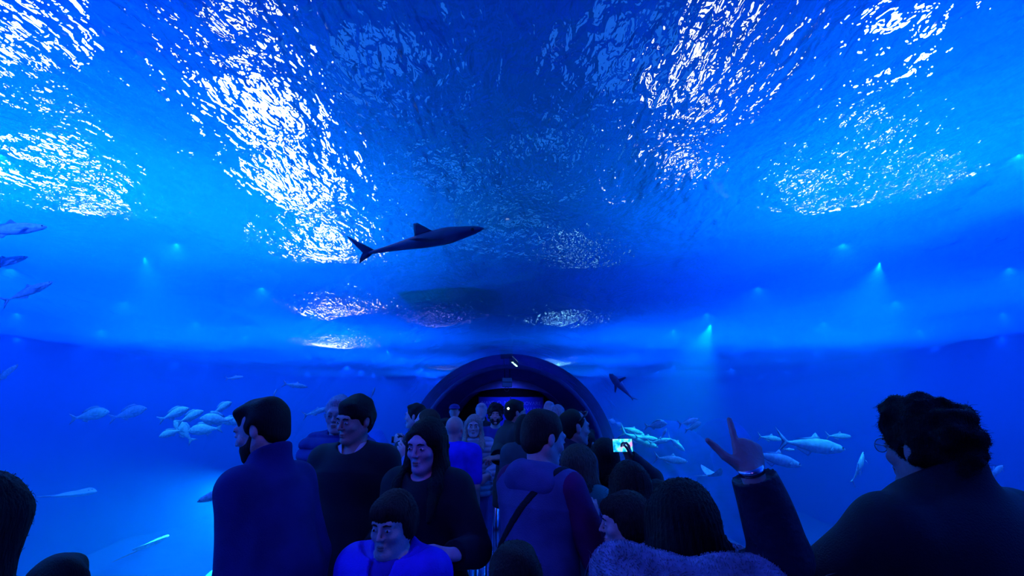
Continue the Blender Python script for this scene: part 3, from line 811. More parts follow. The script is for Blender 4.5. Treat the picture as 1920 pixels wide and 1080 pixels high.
p = person(902, 772, 7.6, -.15, 'white haired man behind the blonde woman', vox=.011, sk='pale')
p.body(False).hair('short', 'white'); p.jacket(BLK, .5); p.trousers(CHAR)
p = person(929, 778, 6.25, .0, 'man with bushy dark curly hair and beard', vox=.008, sk='mid')
p.arm(-1, (-.20, -.15, 1.0)); p.body().hair('curly', 'black', vol=1.03).beard('black'); p.jacket(DKB, .53, g=.018, collar='v', name='t_shirt', sleeve=.8); p.trousers(JEAN)
p = person(967, 774, 4.95, 1.9, 'man in profile in a bulky black jacket, small light at his ear', bw=1.2, vox=.009, sk='mid')
world_arm(p, 1, P(934, 858, 4.6), (-.6, -.4, 0), (0, .3, -1), (-.5, 0, -1), 'relax')
p.body().hair('short', 'black'); p.jacket(BLK, .45, g=.05, name='bulky_jacket'); p.trousers(CHAR)
lt = P(953, 766, 4.75); t = empty('pocket_torch', lt); tag(t, 'tiny bright torch beside the head of the man in bulky black jacket', 'torch')
MB().tube([(0, 0, 0), (0, .09, -.02)], .012, 12).build('torch_body', m_phone, t); m_tl, _nt, _o = newmat('torch_glow'); _e = _nt.nodes.new('ShaderNodeEmission'); _e.inputs[0].default_value = (.8, 1, .8, 1); _e.inputs[1].default_value = 6; _nt.links.new(_e.outputs[0], _o.inputs[0])
MB().tube([(0, -.004, 0), (0, 0, 0)], .011, 12).build('torch_lens', m_tl, t)
p = person(985, 806, 4.4, PI-.2, 'dark haired woman in a grey green coat seen from behind', fem=True, vox=.010, sk='mid')
p.body(False).hair('bob', 'black'); p.jacket(cloth('grey_green', (.04, .08, .10)), .45); p.trousers(CHAR)
p = person(1030, 768, 7.8, .1, 'man with pale violet lit hair far behind the teenager', vox=.012, sk='pale')
p.body(False).hair('short', 'white'); p.jacket(DKB, .5); p.trousers(CHAR)
p = person(1046, 777, 6.8, PI+.2, 'grey haired man seen from behind near the end of the tunnel', vox=.011, sk='pale')
p.body(False).hair('short', 'grey'); p.jacket(BLK, .5); p.trousers(CHAR)
p = person(1008, 781, 8.6, 0, 'short person far down the tunnel in front of the sign', vox=.012, sk='mid')
p.body(False).hair('short', 'black'); p.jacket(CHAR, .5); p.trousers(CHAR)

# teenager in the two-colour hoodie
p = person(1020, 822, 2.3, 2.45, 'teenager in a grey blue hooded top with burgundy sleeves, looking at a phone', bw=1.05, hy=-.35, hp=.22, lean=.05, vox=.0055, sk='pale')
HOOD = cloth('grey_blue_jersey', (.085, .10, .30)); BURG = cloth('burgundy_jersey', (.14, .008, .11))
ph = P(1102, 957, 2.40)
world_arm(p, -1, ph+Vector((.02, .0, -.055)), (-.1, .15, .9), (.1, .7, .2), (.3, -.6, -1), 'grip')
world_arm(p, 1, ph+Vector((-.02, .12, -.06)), (.2, -.2, .9), (.6, -.5, 0), (-.3, .5, -1), 'grip')
p.body().hair('crop', 'brown', vol=1.06)
p.jacket(HOOD, .50, g=.030, collar='v', name='hooded_top', arms=False, seedv=12, fold=.006)
f = Field(); p.arms_f(f, .030); f.warp(folds(.005, 13, 20))
for sd in (-1, 1):
    e, w_ = p.arms[sd]; d = (w_-e)/np.linalg.norm(w_-e); f.half(w_-d*.015, d, .004, (w_+d*.035, .075))
f.build('sleeves', BURG, p.root, .0055).name = 'raglan_sleeve'
f = Field(); n0 = p.neck0      # the hood lies folded on the back and round the neck
f.cone(n0+V3(-.07, .03, -.01), n0+V3(.07, .03, .0), .056, .056, .03); f.ell(n0+V3(0, .080, -.025), (.140, .055, .075), rotm(0, -.35, 0), .05)
for sd in (-1, 1): f.cone(n0+V3(sd*.085, .02, -.005), n0+V3(sd*.045, -.095, -.06), .036, .024, .03)
f.warp(folds(.007, 3, 34)); f.ell(n0+V3(0, -.02, .065), (.066, .078, .075), None, .012, True); f.build('hood', HOOD, p.root, .0055)
p.strap(BLK, p.chest, (.75, 0, .62), .016)
p.trousers(JEAN)
def phone(pos, rz, rx, label, scr, W=.072, Hh=.146, ry=0, strength=3):
    t = empty('mobile_phone', pos, rz); t.rotation_euler = (rx, ry, rz); tag(t, label, 'phone')
    MB().box((0, 0, 0), (W, .009, Hh), .004).build('phone_case', m_phone, t)
    MB().box((0, -.0052, 0), (W*.92, .0012, Hh*.94)).build('screen', scr, t); return t
def screenmat(name, c1, c2, c3, s):
    m, nt, out = newmat(name); e = nt.nodes.new('ShaderNodeEmission'); e.inputs[1].default_value = s
    tc = nt.nodes.new('ShaderNodeTexCoord'); n = nt.nodes.new('ShaderNodeTexNoise'); n.inputs['Scale'].default_value = 26; rp = nt.nodes.new('ShaderNodeValToRGB')
    rp.color_ramp.elements[0].color = (*c1, 1); rp.color_ramp.elements[0].position = .38; rp.color_ramp.elements[1].color = (*c3, 1); rp.color_ramp.elements[1].position = .66
    q = rp.color_ramp.elements.new(.5); q.color = (*c2, 1)
    nt.links.new(tc.outputs['Object'], n.inputs['Vector']); nt.links.new(n.outputs['Fac'], rp.inputs[0]); nt.links.new(rp.outputs[0], e.inputs[0]); nt.links.new(e.outputs[0], out.inputs[0]); return m
S1 = screenmat('phone_picture', (.0, .15, .9), (.02, .65, .9), (.35, .1, .8), 1.6)
phone(ph, 1.3, -.5, 'phone glowing in the hands of the teenager in the hooded top', S1)

# man in profile beyond the teenager
p = person(1077, 803, 3.35, 1.95, 'short haired man in profile to the right with sunglasses pushed up on his head', bw=1.05, vox=.007, sk='mid')
p.body().hair('crop', 'black'); p.jacket(CHAR, .5, g=.03); p.trousers(CHAR)
b = MB()
for s_ in (-1, 1):
    b.tube([tuple(p.hc+p.R@V3(s_*.012, -.075, .105)), tuple(p.hc+p.R@V3(s_*.04, -.078, .108)), tuple(p.hc+p.R@V3(s_*.07, -.055, .09)), tuple(p.hc+p.R@V3(s_*.085, .01, .045))], .006, 8)
b.build('sunglasses', m_phone, p.root, smooth=True)
# woman in the green sweater
p = person(1086, 876, 2.85, 2.6, 'woman with long brown hair and sea green sweater beyond the teenager', fem=True, vox=.007, sk='pale', hs=.97, bw=1.05)
p.arm(-1, (-.24, -.1, .95)); p.body(False).hair('long', 'lightbrown', L=.10)
p.jacket(cloth('sea_green_knit', (.03, .28, .24), bscale=140), .5, collar='v', name='sweater'); p.trousers(DKB)
# man in jacket with pale piping
p = person(1100, 832, 4.2, 2.3, 'dark haired person in a black jacket with a pale shoulder stripe', vox=.009, sk='mid', hs=.95)
p.body(False).hair('short', 'black'); p.jacket(BLK, .5, g=.03)
e_, w_ = p.arms[-1]; S_ = p.S[-1]
MB().tube([tuple(S_+V3(-.02, -.0, .085)), tuple(S_+V3(-.075, -.0, .03)), tuple(S_*.5+e_*.5+V3(-.085, .0, .02)), tuple(e_+V3(-.075, 0, 0))], .010, 8).build('sleeve_stripe', cloth('pale_tape', (.45, .5, .8)), p.root, smooth=True)
p.trousers(CHAR)
# woman holding up a phone
p = person(1134, 856, 3.6, PI-.1, 'woman in black with long black hair, holding up a phone to film the fish', fem=True, vox=.007, sk='dark', bw=1.1)
ph = P(1167, 835, 3.3)
world_arm(p, -1, ph+Vector((.045, .035, -.075)), (-.25, -.1, .9), (-.6, -.5, 0), (1, .2, -.9), 'grip')
p.body(False).hair('long', 'black', L=.2, vol=1.05); p.jacket(BLK, .5, g=.03); p.trousers(BLK)
S2 = screenmat('filmed_picture', (.0, .25, .9), (.05, .75, .95), (.6, .3, .9), 1.6)
phone(ph, .25, -.08, 'bright phone held up sideways by the woman in black', S2, .150, .085)
# child with curly hair
p = person(1180, 912, 2.55, PI+.15, 'girl with tousled brown hair in a glittery blue top', fem=True, hs=.95, vox=.0065, sk='mid', bw=1.05)
p.body(False).hair('long', 'brown', L=.10, vol=1.18).strands(900, .05, .0012, .8, .3, 'lightbrown')
p.jacket(mat('glitter_blue_cloth', (.02, .05, .7), .35, noise=.7, nscale=60, bump=.8, bscale=90, spec=.8), .5, collar='v', g=.024, name='top'); p.trousers(CHAR)
# boy in profile
p = person(1172, 980, 2.05, -1.7, 'boy in profile facing left with swept brown hair and dark olive jacket', hs=.88, vox=.0055, sk='pale', hp=.05)
p.body().hair('fringe', 'brown', vol=1.05); p.jacket(cloth('dark_olive', (.03, .045, .06)), .46, neckr=.078, colh=.03); p.trousers(CHAR)
p = person(1233, 940, 2.85, 2.5, 'small child with a hair bow seen between the girl and the woman in fur collar', hs=.88, vox=.008, sk='mid')
p.body(False).hair('fringe', 'black'); p.jacket(DKB, .45, collar='v'); p.trousers(CHAR)
b = MB()
for s_ in (-1, 1): b.lathe([(.002, -.022), (.016, -.012), (.018, .0), (.014, .012), (.002, .02)], tuple(p.hc+V3(.03+s_*.02, .06, .085)), 12)
b.build('hair_bow', cloth('violet_ribbon', (.3, .2, .6)), p.root, smooth=True)

# woman in the fur-trimmed parka, pointing
p = person(1281, 992, 1.42, PI-.12, 'woman in a fur collared dark coat pointing up with her right hand', fem=True, vox=.0048, sk='mid', bw=1.18, hs=1.0)
wr = P(1410, 886, 1.30)
world_arm(p, -1, wr, (.12, .42, .90), (0, .9, -.35), (1.2, -.9, -1.4), 'point')
p.S[-1] = p.S[-1]+V3(-.02, 0, .03)
p.arm(-1, tuple(p.loc(wr)), *[tuple(Matrix.Rotation(-p.root.rotation_euler.z, 3, 'Z') @ Vector(v)) for v in ((.12, .42, .90), (0, .9, -.35), (1.2, -.9, -1.4))], 'point')
p.arms[-1] = (np.array(p.loc(P(1466, 1048, 1.24))), np.array(p.loc(P(1411, 890, 1.22))))
p.body().hair('bob', 'black', vox=.005, vol=1.06)
p.jacket(cloth('black_nylon', (.008, .010, .035), .55, bump=.3, bscale=40), .42, g=.036, name='parka', seedv=21, fold=.006)
f = Field(); c_ = p.hc
f.ell(c_+V3(0, .035, -.05), (.098, .085, .11), None, .03); f.cone(c_+V3(-.02, .06, -.08), c_+V3(.02, .070, -.145), .085, .062, .03, (None, (1.15, .7, 1)))
f.warp(grooves(.003, c_)); f.ell(c_+V3(0, -.13, -.04), (.08, .09, .12), None, .02, True)
h2 = f.build('hair_length', hairmat('black'), p.root, .005)
p.strands(700, .07, .0006, .25, .5, 'black')
def fur_ring(p, c, rx, ry, r0, n, L, m, tilt=0, a0=0, a1=2*PI):
    f = Field(); N = 22; pts = []
    for k in range(N+1):
        t = a0+(a1-a0)*k/N; pts.append(c+V3(rx*math.cos(t), ry*math.sin(t), tilt*math.sin(t)+.012*math.sin(3*t)))
    for a, b in zip(pts[:-1], pts[1:]): f.cone(a, b, r0, r0, .02)
    f.warp(lumps(.006, 31, 45)); o = f.build('fur_collar', m, p.root, .007)
    me = o.data; idx = rng.integers(0, len(me.vertices), n); P_ = []; D_ = []
    for i in idx:
        v = me.vertices[int(i)]; P_.append(v.co-v.normal*.004); out_ = Vector((v.co.x-c[0], v.co.y-c[1], 0))*1.2
        D_.append(v.normal+out_+Vector((random.gauss(0, .35), random.gauss(0, .35), random.gauss(0, .35)-.1)))
    tufts('fur_pile', P_, D_, [L*random.uniform(.5, 1.3) for _ in P_], .0008, m, o, .12, 3, .18)['kind'] = 'stuff'
FUR = mat('grey_fur', (.34, .42, .62), .9, noise=.5, nscale=20, sheen=.3)
fur_ring(p, p.neck0+V3(0, .055, .035), .195, .125, .055, 14000, .055, FUR, .02)
e_, w_ = p.arms[-1]; dd = (w_-e_)/np.linalg.norm(w_-e_)
b = MB(); wc = Vector(w_.tolist()); fx = Vector(dd.tolist())
b.tube([wc+fx*.002, wc+fx*.016], .0295, 24); b.build('bracelet', m_chrome, p.root, smooth=True)

# curly-haired man in the foreground, right
p = person(1740, 842, 1.40, PI+.24, 'man with dark curly hair and glasses in a dark coat with its collar up', bw=1.42, vox=.005, sk='mid', hy=.0, hp=-.02, hs=1.02)
p.arm(1, (.31, -.30, 1.05), hint=(1, .1, -.4)); p.arm(-1, (-.34, -.20, 1.0), hint=(-1, .2, -.4))
p.body().hair('curly', 'black', vox=.005, vol=.95).strands(5200, .018, .0007, 1.0, .0, 'black').glasses()
p.jacket(BLK, .42, g=.036, neckr=.078, colh=.105, name='coat', seedv=23, fold=.003); p.trousers(CHAR)

# foreground heads
p = person(-70, 1010, 1.0, PI+.1, 'person with smooth dark hair cut off by the left edge of the picture', fem=True, vox=.006, sk='mid', bw=.9)
p.body(False).hair('bob', 'black').strands(500, .03, .0006, .4, .4, 'black'); p.jacket(BLK, .5); p.trousers(CHAR)
p = person(104, 1114, 1.75, PI+.3, 'dark haired child whose head just shows at the bottom left', hs=.9, vox=.008, sk='mid')
p.body(False).hair('short', 'black', vol=1.05); p.jacket(DKB, .5); p.trousers(CHAR)
p = person(968, 1092, 1.68, PI-.2, 'brown haired child whose head just shows below the teenager', hs=.9, vox=.007, sk='mid')
p.body(False).hair('short', 'brown', vol=1.05).strands(400, .03, .0008, .5, .1, 'brown'); p.jacket(DKB, .5); p.trousers(CHAR)

# ------------------------------------------------------------- crowd barrier posts down the middle of the walkway
def post(x, y, label):
    t = empty('barrier_post', (x, y, 0)); tag(t, label, 'barrier post', 'chrome barrier posts along the middle of the walkway')
    MB().lathe([(0, 0), (.17, 0), (.17, .012), (.15, .022), (.04, .035), (.034, .06), (0, .06)], n=40).build('base', m_chrome, t, smooth=True)
    MB().tube([(0, 0, .05), (0, 0, .90)], .032, 24).build('pole', m_chrome, t, smooth=True)
    MB().lathe([(0, .90), (.036, .90), (.036, .985), (.030, .995), (0, .995)], n=24).build('belt_head', m_phone, t, smooth=True)
for px, D, lb in ((904, 3.1, 'chrome barrier post beside the woman in black top'), (884, 2.8, 'nearest chrome barrier post, mostly hidden by the woman in black top'), (930, 5.4, 'chrome barrier post standing alone between woman in black and teenager'), (943, 6.6, 'farthest chrome barrier post, at the feet of the man in jeans')):
    q = P(px, 960, D); post(q.x, q.y, lb)
# ------------------------------------------------------------- far end of the tunnel: sign, hanging box, rocks
m_sign = mat('deep_blue_banner', (.02, .05, .55), .7); m_text = mat('pale_blue_lettering', (.25, .35, .9), .7)
t = empty('banner', (.02, Y2-.1, 1.70)); tag(t, 'wide deep blue two panel banner with pale lettering across the end of the tunnel', 'banner')
t.scale = (1.08, 1, 1.0)
MB().box((-.53, 0, 0), (1.02, .03, 1.05), .004).build('panel', m_sign, t); MB().box((.55, 0, 0), (1.06, .03, 1.05), .004).build('panel', m_sign, t)
for x in (-1.06, .0, 1.10): MB().tube([(x, -.01, -1.70), (x, -.01, .54)], .018, 10).build('pole', mat('banner_pole', (.08, .12, .35), .4) if x < -1 else bpy.data.materials['banner_pole'], t, smooth=True)
def text(s_, x, z, size, parent, m, name='lettering'):
    cu = bpy.data.curves.new(name, 'FONT'); cu.body = s_; cu.size = size; cu.extrude = .002; cu.align_x = 'CENTER'
    tmp = bpy.data.objects.new('tmp', cu); C.objects.link(tmp); bpy.context.view_layer.update()
    me = bpy.data.meshes.new_from_object(tmp.evaluated_get(bpy.context.evaluated_depsgraph_get())); bpy.data.objects.remove(tmp)
    me.materials.clear(); me.materials.append(m); o = bpy.data.objects.new(name, me); C.objects.link(o); o.parent = parent
    o.location = (x, -.022, z); o.rotation_euler = (PI/2, 0, 0)
text('NAVE  O  N', -.53, .27, .17, t, m_text); text('S  NOVARE', .60, .24, .17, t, m_text); text('V UNA', .78, .04, .17, t, m_text)
pb = P(951, 717, 11.6)
t = empty('projector', pb); tag(t, 'small pale two part box hanging from the crown of the far arch', 'projector')
mb_ = mat('pale_box_enamel', (.12, .30, .42), .5)
MB().box((0, 0, .055), (.235, .22, .10), .012).build('upper_box', mb_, t); MB().box((0, 0, -.06), (.235, .22, .10), .012).build('lower_box', mb_, t)
MB().lathe([(.045, -.012), (.056, -.012), (.056, .012), (.045, .012), (.045, -.012)], (0, 0, 0), 24).build('ring_lens', m_lamphouse, t).matrix_local = Matrix.Translation((-.01, -.06, -.16)) @ Matrix.Rotation(PI/2, 4, 'X')
for s_ in (-1, 1): MB().tube([(s_*.06, 0, .10), (s_*.06, 0, ZC+math.sqrt(R_T**2-.06**2)-pb.z+.01)], .012, 8).build('hanger', m_lamphouse, t)
# lamp strip on the crown just before the arch
ls = P(965, 679, 10.2); ls.z = ZC+R_T-.05
t = empty('strip_light', ls, -.12); tag(t, 'short green white strip light under the crown before the dark arch', 'light')
m_strip, _nt, _o = newmat('strip_glow'); _e = _nt.nodes.new('ShaderNodeEmission'); _e.inputs[0].default_value = (.45, 1, .8, 1); _e.inputs[1].default_value = 2.2; _nt.links.new(_e.outputs[0], _o.inputs[0])
MB().box((0, 0, .02), (.06, 1.1, .03), .006).build('housing', m_lamphouse, t); 
for y, L in ((-.37, .12), (.15, .55)): MB().box((0, y, 0), (.035, L, .02), .004).build('tube', m_strip, t)

def rock(cx, cy, blobs, label, seed):
    r = random.Random(seed); f = Field(.4)
    for (x, y, z, rx, ry, rz_) in blobs: f.ell((cx+x, cy+y, z), (rx, ry, rz_), None, .25)
    f.warp(lumps(.10, seed, 4)); f.warp(lumps(.03, seed+1, 16))
    o = f.build('rock', m_rock, None, .07); tag(o, label, 'rock', None)
rock(4.1, 13.6, ((0, 0, -1.3, 1.3, 1.2, 1.6), (.3, .3, .3, .9, .9, 1.2), (1.7, .6, -.9, 1.2, 1.1, 1.7), (1.9, .5, .5, .7, .7, .9)), 'dark rock outcrop in the tank to the right of the far arch', 11)
rock(-4.3, 14.0, ((0, 0, -1.3, 1.2, 1.2, 1.6), (.2, .3, .1, .8, .8, 1.1), (-1.5, .8, -1.2, 1.2, 1.1, 1.5)), 'dark rock outcrop in the tank to the left of the far arch', 17)

# ------------------------------------------------------------- fish
m_silver = mat('silver_fish_skin', (.62, .78, .80), .45, noise=.35, nscale=14, spec=.6, bump=.15, bscale=60)
m_fin = mat('pale_fish_fin', (.35, .5, .6), .5, noise=.3, nscale=20)
m_grey = mat('dark_fish_skin', (.06, .14, .40), .5, noise=.3, nscale=10); m_gfin = mat('dark_fin', (.04, .06, .2), .5)
m_feye = mat('fish_eye', (.01, .01, .01), .1)
def fish_body(L, prof, wid, bend=.0, n=26, k=18):
    """prof: [(t, top, bottom)] with t from snout 0 to tail root 1, in units of L"""
    ts = [p[0] for p in prof]; V = []; Fc = []
    for i in range(n):
        t = .002+.998*(i/(n-1)); up = np.interp(t, ts, [p[1] for p in prof]); dn = np.interp(t, ts, [p[2] for p in prof]); w = np.interp(t, [q[0] for q in wid], [q[1] for q in wid])
        x = (.5-t)*L*.86; yb = bend*L*(t*t)
        for j in range(k):
            a = 2*PI*j/k; z = math.sin(a); V.append((x, yb+w*L*math.cos(a)*(1-.15*abs(z)), z*(up if z > 0 else dn)*L))
    for i in range(n-1):
        for j in range(k): j2 = (j+1) % k; Fc.append((i*k+j, i*k+j2, (i+1)*k+j2, (i+1)*k+j))
    Fc.append(tuple(range(k))[::-1]); Fc.append(tuple(range((n-1)*k, n*k)))
    return V, Fc
def fin(name, outline, th, m, parent, M=None):
    """solid fin: outline in x, z with a thick middle and thin rim"""
    n = len(outline); cx = sum(p[0] for p in outline)/n; cz = sum(p[1] for p in outline)/n
    V = [(x, 0, z) for x, z in outline]+[(cx+(x-cx)*.6, th, cz+(z-cz)*.6) for x, z in outline]+[(cx+(x-cx)*.6, -th, cz+(z-cz)*.6) for x, z in outline]
    Fc = []
    for i in range(n):
        j = (i+1) % n; Fc += [(i, j, n+j, n+i), (i, 2*n+i, 2*n+j, j)]
    Fc += [tuple(range(n, 2*n)), tuple(range(2*n, 3*n))[::-1]]
    o = mesh_np(name, V, Fc, m, parent, True)
    if M is not None: o.matrix_local = M
    return o
def make_fish(kind, L=1.0, bend=0.0):
    t = empty('fish')
    if kind == 'bream':
        V, Fc = fish_body(L, [(0, .005, .01), (.06, .07, .05), (.2, .165, .12), (.4, .20, .16), (.6, .16, .14), (.8, .08, .075), (.94, .035, .035), (1, .04, .04)], [(0, .01), (.15, .055), (.4, .075), (.7, .045), (1, .008)], bend)
        mesh_np('body', V, Fc, m_silver, t)
        fin('tail_fin', [(-.40*L, .03*L), (-.50*L, .10*L), (-.60*L, .17*L), (-.52*L, 0), (-.60*L, -.17*L), (-.50*L, -.10*L), (-.40*L, -.03*L)], .006*L, m_fin, t, Matrix.Translation((0, bend*L, 0)))
        fin('dorsal_fin', [(.22*L, .17*L), (.12*L, .25*L), (-.05*L, .25*L), (-.22*L, .17*L), (-.28*L, .10*L), (0, .15*L)], .006*L, m_fin, t)
        fin('anal_fin', [(-.08*L, -.13*L), (-.14*L, -.20*L), (-.28*L, -.11*L), (-.24*L, -.08*L)], .005*L, m_fin, t)
        for s_ in (-1, 1): fin('pectoral_fin', [(0, 0), (-.06*L, .035*L), (-.20*L, .01*L), (-.10*L, -.03*L)], .004*L, m_fin, t, Matrix.Translation((.18*L, s_*.065*L, -.03*L)) @ Matrix.Rotation(s_*-.5, 4, 'Z'))
    elif kind == 'jack':
        V, Fc = fish_body(L, [(0, .005, .005), (.08, .05, .045), (.3, .095, .09), (.5, .10, .095), (.75, .06, .055), (.95, .016, .016), (1, .02, .02)], [(0, .008), (.2, .05), (.45, .065), (.8, .025), (1, .008)], bend)
        mesh_np('body', V, Fc, m_silver, t)
        fin('tail_fin', [(-.40*L, .015*L), (-.50*L, .10*L), (-.58*L, .18*L), (-.475*L, 0), (-.58*L, -.18*L), (-.50*L, -.10*L), (-.40*L, -.015*L)], .005*L, m_fin, t, Matrix.Translation((0, bend*L, 0)))
        fin('dorsal_fin', [(.08*L, .09*L), (.0, .17*L), (-.05*L, .11*L), (-.30*L, .06*L), (-.1*L, .07*L)], .005*L, m_fin, t, Matrix.Translation((0, bend*L*.2, 0)))
        fin('anal_fin', [(-.06*L, -.08*L), (-.12*L, -.14*L), (-.30*L, -.055*L), (-.2*L, -.055*L)], .004*L, m_fin, t, Matrix.Translation((0, bend*L*.3, 0)))
        for s_ in (-1, 1): fin('pectoral_fin', [(0, 0), (-.05*L, .03*L), (-.19*L, -.02*L), (-.08*L, -.03*L)], .004*L, m_fin, t, Matrix.Translation((.22*L, s_*.05*L, -.02*L)) @ Matrix.Rotation(s_*-.6, 4, 'Z'))
    elif kind in ('shark', 'dark'):
        ms, mf = m_grey, m_gfin
        V, Fc = fish_body(L, [(0, .004, .004), (.06, .028, .022), (.3, .062, .055), (.5, .055, .048), (.8, .024, .022), (1, .010, .010)], [(0, .008), (.08, .04), (.3, .065), (.6, .042), (1, .008)], bend)
        if kind == 'dark': V = [(v[0], v[1]*1.9, v[2]*1.9) for v in V]
        mesh_np('body', V, Fc, ms, t)
        fin('tail_fin', [(-.38*L, .01*L), (-.50*L, .10*L), (-.58*L, .16*L), (-.47*L, .0), (-.52*L, -.06*L), (-.42*L, -.02*L)], .006*L, mf, t, Matrix.Translation((0, bend*L, 0)))
        fin('dorsal_fin', [(.08*L, .05*L), (-.02*L, .13*L), (-.05*L, .13*L), (-.06*L, .045*L)], .006*L, mf, t)
        w = 1.9 if kind == 'dark' else 1.0
        for s_ in (-1, 1): fin('pectoral_fin', [(.05*L, 0), (-.08*L, .20*L*w**.3), (-.13*L, .21*L*w**.3), (-.07*L, 0)], .006*L, mf, t, Matrix.Translation((.12*L, s_*.04*L*w, -.02*L)) @ Matrix.Rotation(s_*(-PI/2+.15), 4, 'X'))
    elif kind == 'ray':
        n, k = 22, 28; V = []; Fc = []
        for i in range(n+1):
            u = -1+2*i/n
            for j in range(k):
                a = 2*PI*j/k; c = math.cos(a); s_ = math.sin(a)
                chord = .30*(1-abs(u))**.7+.008; sw = -.10*abs(u)+.05
                V.append(((sw+c*chord)*L, u*.52*L, (.05*(1-abs(u))**1.3+.004)*s_*L+bend*abs(u)**1.6*L))
        for i in range(n):
            for j in range(k): j2 = (j+1) % k; Fc.append((i*k+j, i*k+j2, (i+1)*k+j2, (i+1)*k+j))
        Fc.append(tuple(range(k))[::-1]); Fc.append(tuple(range(n*k, n*k+k)))
        mesh_np('body', V, Fc, m_silver, t)
        MB().tube([(-.22*L, 0, 0), (-.45*L, .01*L, 0), (-.8*L, -.02*L, .01*L)], [.022*L, .012*L, .003*L], 10).build('tail', m_fin, t, smooth=True)
        t.name = 'ray'
        for s_ in (-1, 1): MB().lathe([(0, -.01*L), (.009*L, -.004*L), (.009*L, .004*L), (0, .01*L)], (.24*L, s_*.05*L, .045*L), 10).build('eye', m_feye, t, smooth=True)
        return t
    ez, ey, ex = {'bream': (.035, .046, .34), 'jack': (.015, .030, .37), 'shark': (.006, .040, .36), 'dark': (.01, .075, .36)}[kind]
    for s_ in (-1, 1):
        e = MB().lathe([(0, -.012*L), (.009*L, -.008*L), (.012*L, 0), (.009*L, .008*L), (0, .012*L)], n=12).build('eye', m_feye, t, smooth=True); e.location = (ex*L, s_*ey*L, ez*L)
    return t
PROT = {}
def copy_tree(o, parent=None):
    c = o.copy(); C.objects.link(c); c.parent = parent
    for ch in [q for q in bpy.data.objects if q.parent == o]: copy_tree(ch, c)
    return c
def put(kind, px, py, D, L, phi, label, depth=0.0, bend=0.0, roll=0.0, group=None, cat='fish'):
    key = (kind, bend)
    if key not in PROT: o = PROT[key] = make_fish(kind, 1.0, bend)
    else: o = copy_tree(PROT[key])
    for k_ in ('label', 'category', 'group'):
        if k_ in o: del o[k_]
    ph_ = math.radians(phi); d = Vector((math.cos(ph_), depth, math.sin(ph_))).normalized()
    up = Vector((0, 0, 1)); 
    if abs(d.z) > .95: up = Vector((0, -1, 0))
    y = up.cross(d).normalized(); z = d.cross(y)
    M = Matrix((d, y, z)).transposed() @ Matrix.Rotation(math.radians(roll), 3, 'X')
    o.matrix_world = Matrix.Translation(P(px, py, D)) @ M.to_4x4() @ Matrix.Scale(L, 4)
    tag(o, label, cat, group); return o
B = 'silver bream in the left half of the tank'
put('bream', 174, 778, 6.2, .42, 12, 'pale fish heading right, leftmost of the row of fish at head height', .2, group=B)
put('bream', 246, 774, 7.2, .46, 20, 'faint fish heading right behind the leftmost one', .3, group=B)
put('bream', 331, 775, 5.6, .30, 30, 'bright deep bodied fish, tail to the left, top left of the tight cluster', .5, group=B)
put('bream', 361, 780, 5.8, .28, 35, 'fish between the two bright ones at the top of the cluster', .6, group=B)
put('bream', 419, 763, 6.0, .24, 42, 'small fish tilted upwards above the cluster', .6, group=B)
put('bream', 402, 787, 5.6, .36, 176, 'bright fish heading left at the right of the cluster', -.2, group=B)
put('bream', 434, 790, 5.9, .28, 178, 'fish just in front of the overcoat man\'s face', -.3, group=B)
put('bream', 318, 813, 5.8, .24, 205, 'round looking fish at the lower left of the cluster, nosing left', -.9, group=B)
put('bream', 341, 806, 6.0, .34, 130, 'fish diving tail down in the middle of the cluster', -.3, group=B)
put('bream', 380, 806, 5.8, .36, 186, 'fish heading left at the bottom of the cluster', -.2, group=B)
put('jack', 442, 708, 7.5, .26, 8, 'faint slim fish high above the overcoat man\'s head', .2)
put('jack', 411, 925, 4.6, .42, 202, 'slim fish nosing down beside the overcoat man\'s shoulder', -.2)
put('jack', 557, 723, 7.0, .34, -8, 'thin bright fish above and between the overcoat man and the man in black sweater', .4)
put('jack', 597, 771, 6.6, .36, 18, 'slim curved fish left of the white haired man', .3, bend=.18)
put('jack', 515, 738, 7.0, .16, 85, 'tiny upright fish above the overcoat man', .5)
put('jack', 700, 735, 9.0, .22, 80, 'tiny upright fish above the man in black sweater', .4)
put('jack', 12, 700, 5.0, .28, 70, 'faint upright fish at the left edge', .6)
put('jack', 22, 430, 3.6, .50, 18, 'large violet blue fish cut by the left edge, highest of three', .5)
put('jack', 8, 492, 3.8, .36, 28, 'middle one of three fish at the left edge', .4)
put('jack', 58, 545, 4.0, .38, 36, 'lowest of the three fish at the left edge, tail down', .3)
put('ray', 285, 1019, 4.8, .42, 26, 'faint flat ray gliding low beside the sand at the left', .1, bend=.05, cat='ray')
put('ray', 140, 926, 7.0, .75, 4, 'very faint wide ray in the blue at the left', .2, bend=.04, cat='ray')
RG = 'bright fish schooling in the right half of the tank'
put('bream', 1148, 790, 13.2, .34, -20, 'small bright fish, left of the pair just above the raised phone', .9, group=RG)
put('bream', 1160, 796, 12.6, .30, -30, 'small bright fish, right of the pair above the raised phone', .9, group=RG)
put('jack', 1188, 808, 10.2, .55, -16, 'bright cyan fish with upright tail fin, top of the school', .2, group=RG)
put('jack', 1203, 826, 9.8, .85, -22, 'largest cyan fish of the school right above the phone screen', .2, group=RG)
put('jack', 1215, 822, 9.6, .50, -6, 'slim fish between the two largest fish of the school', .2, group=RG)
put('jack', 1240, 827, 8.8, .45, 8, 'slim faint fish trailing right of the school', .2, group=RG)
put('bream', 1233, 797, 8.6, .42, 6, 'bright white headed fish with drooping fins at the upper right of the school', .2, roll=25, group=RG)
put('jack', 1246, 812, 8.7, .24, 60, 'short curved fish hanging below the white headed fish', .2, bend=.18, group=RG)
put('jack', 1294, 790, 8.0, .42, 12, 'thin fish with a forked tail right of the school', .3, group=RG)
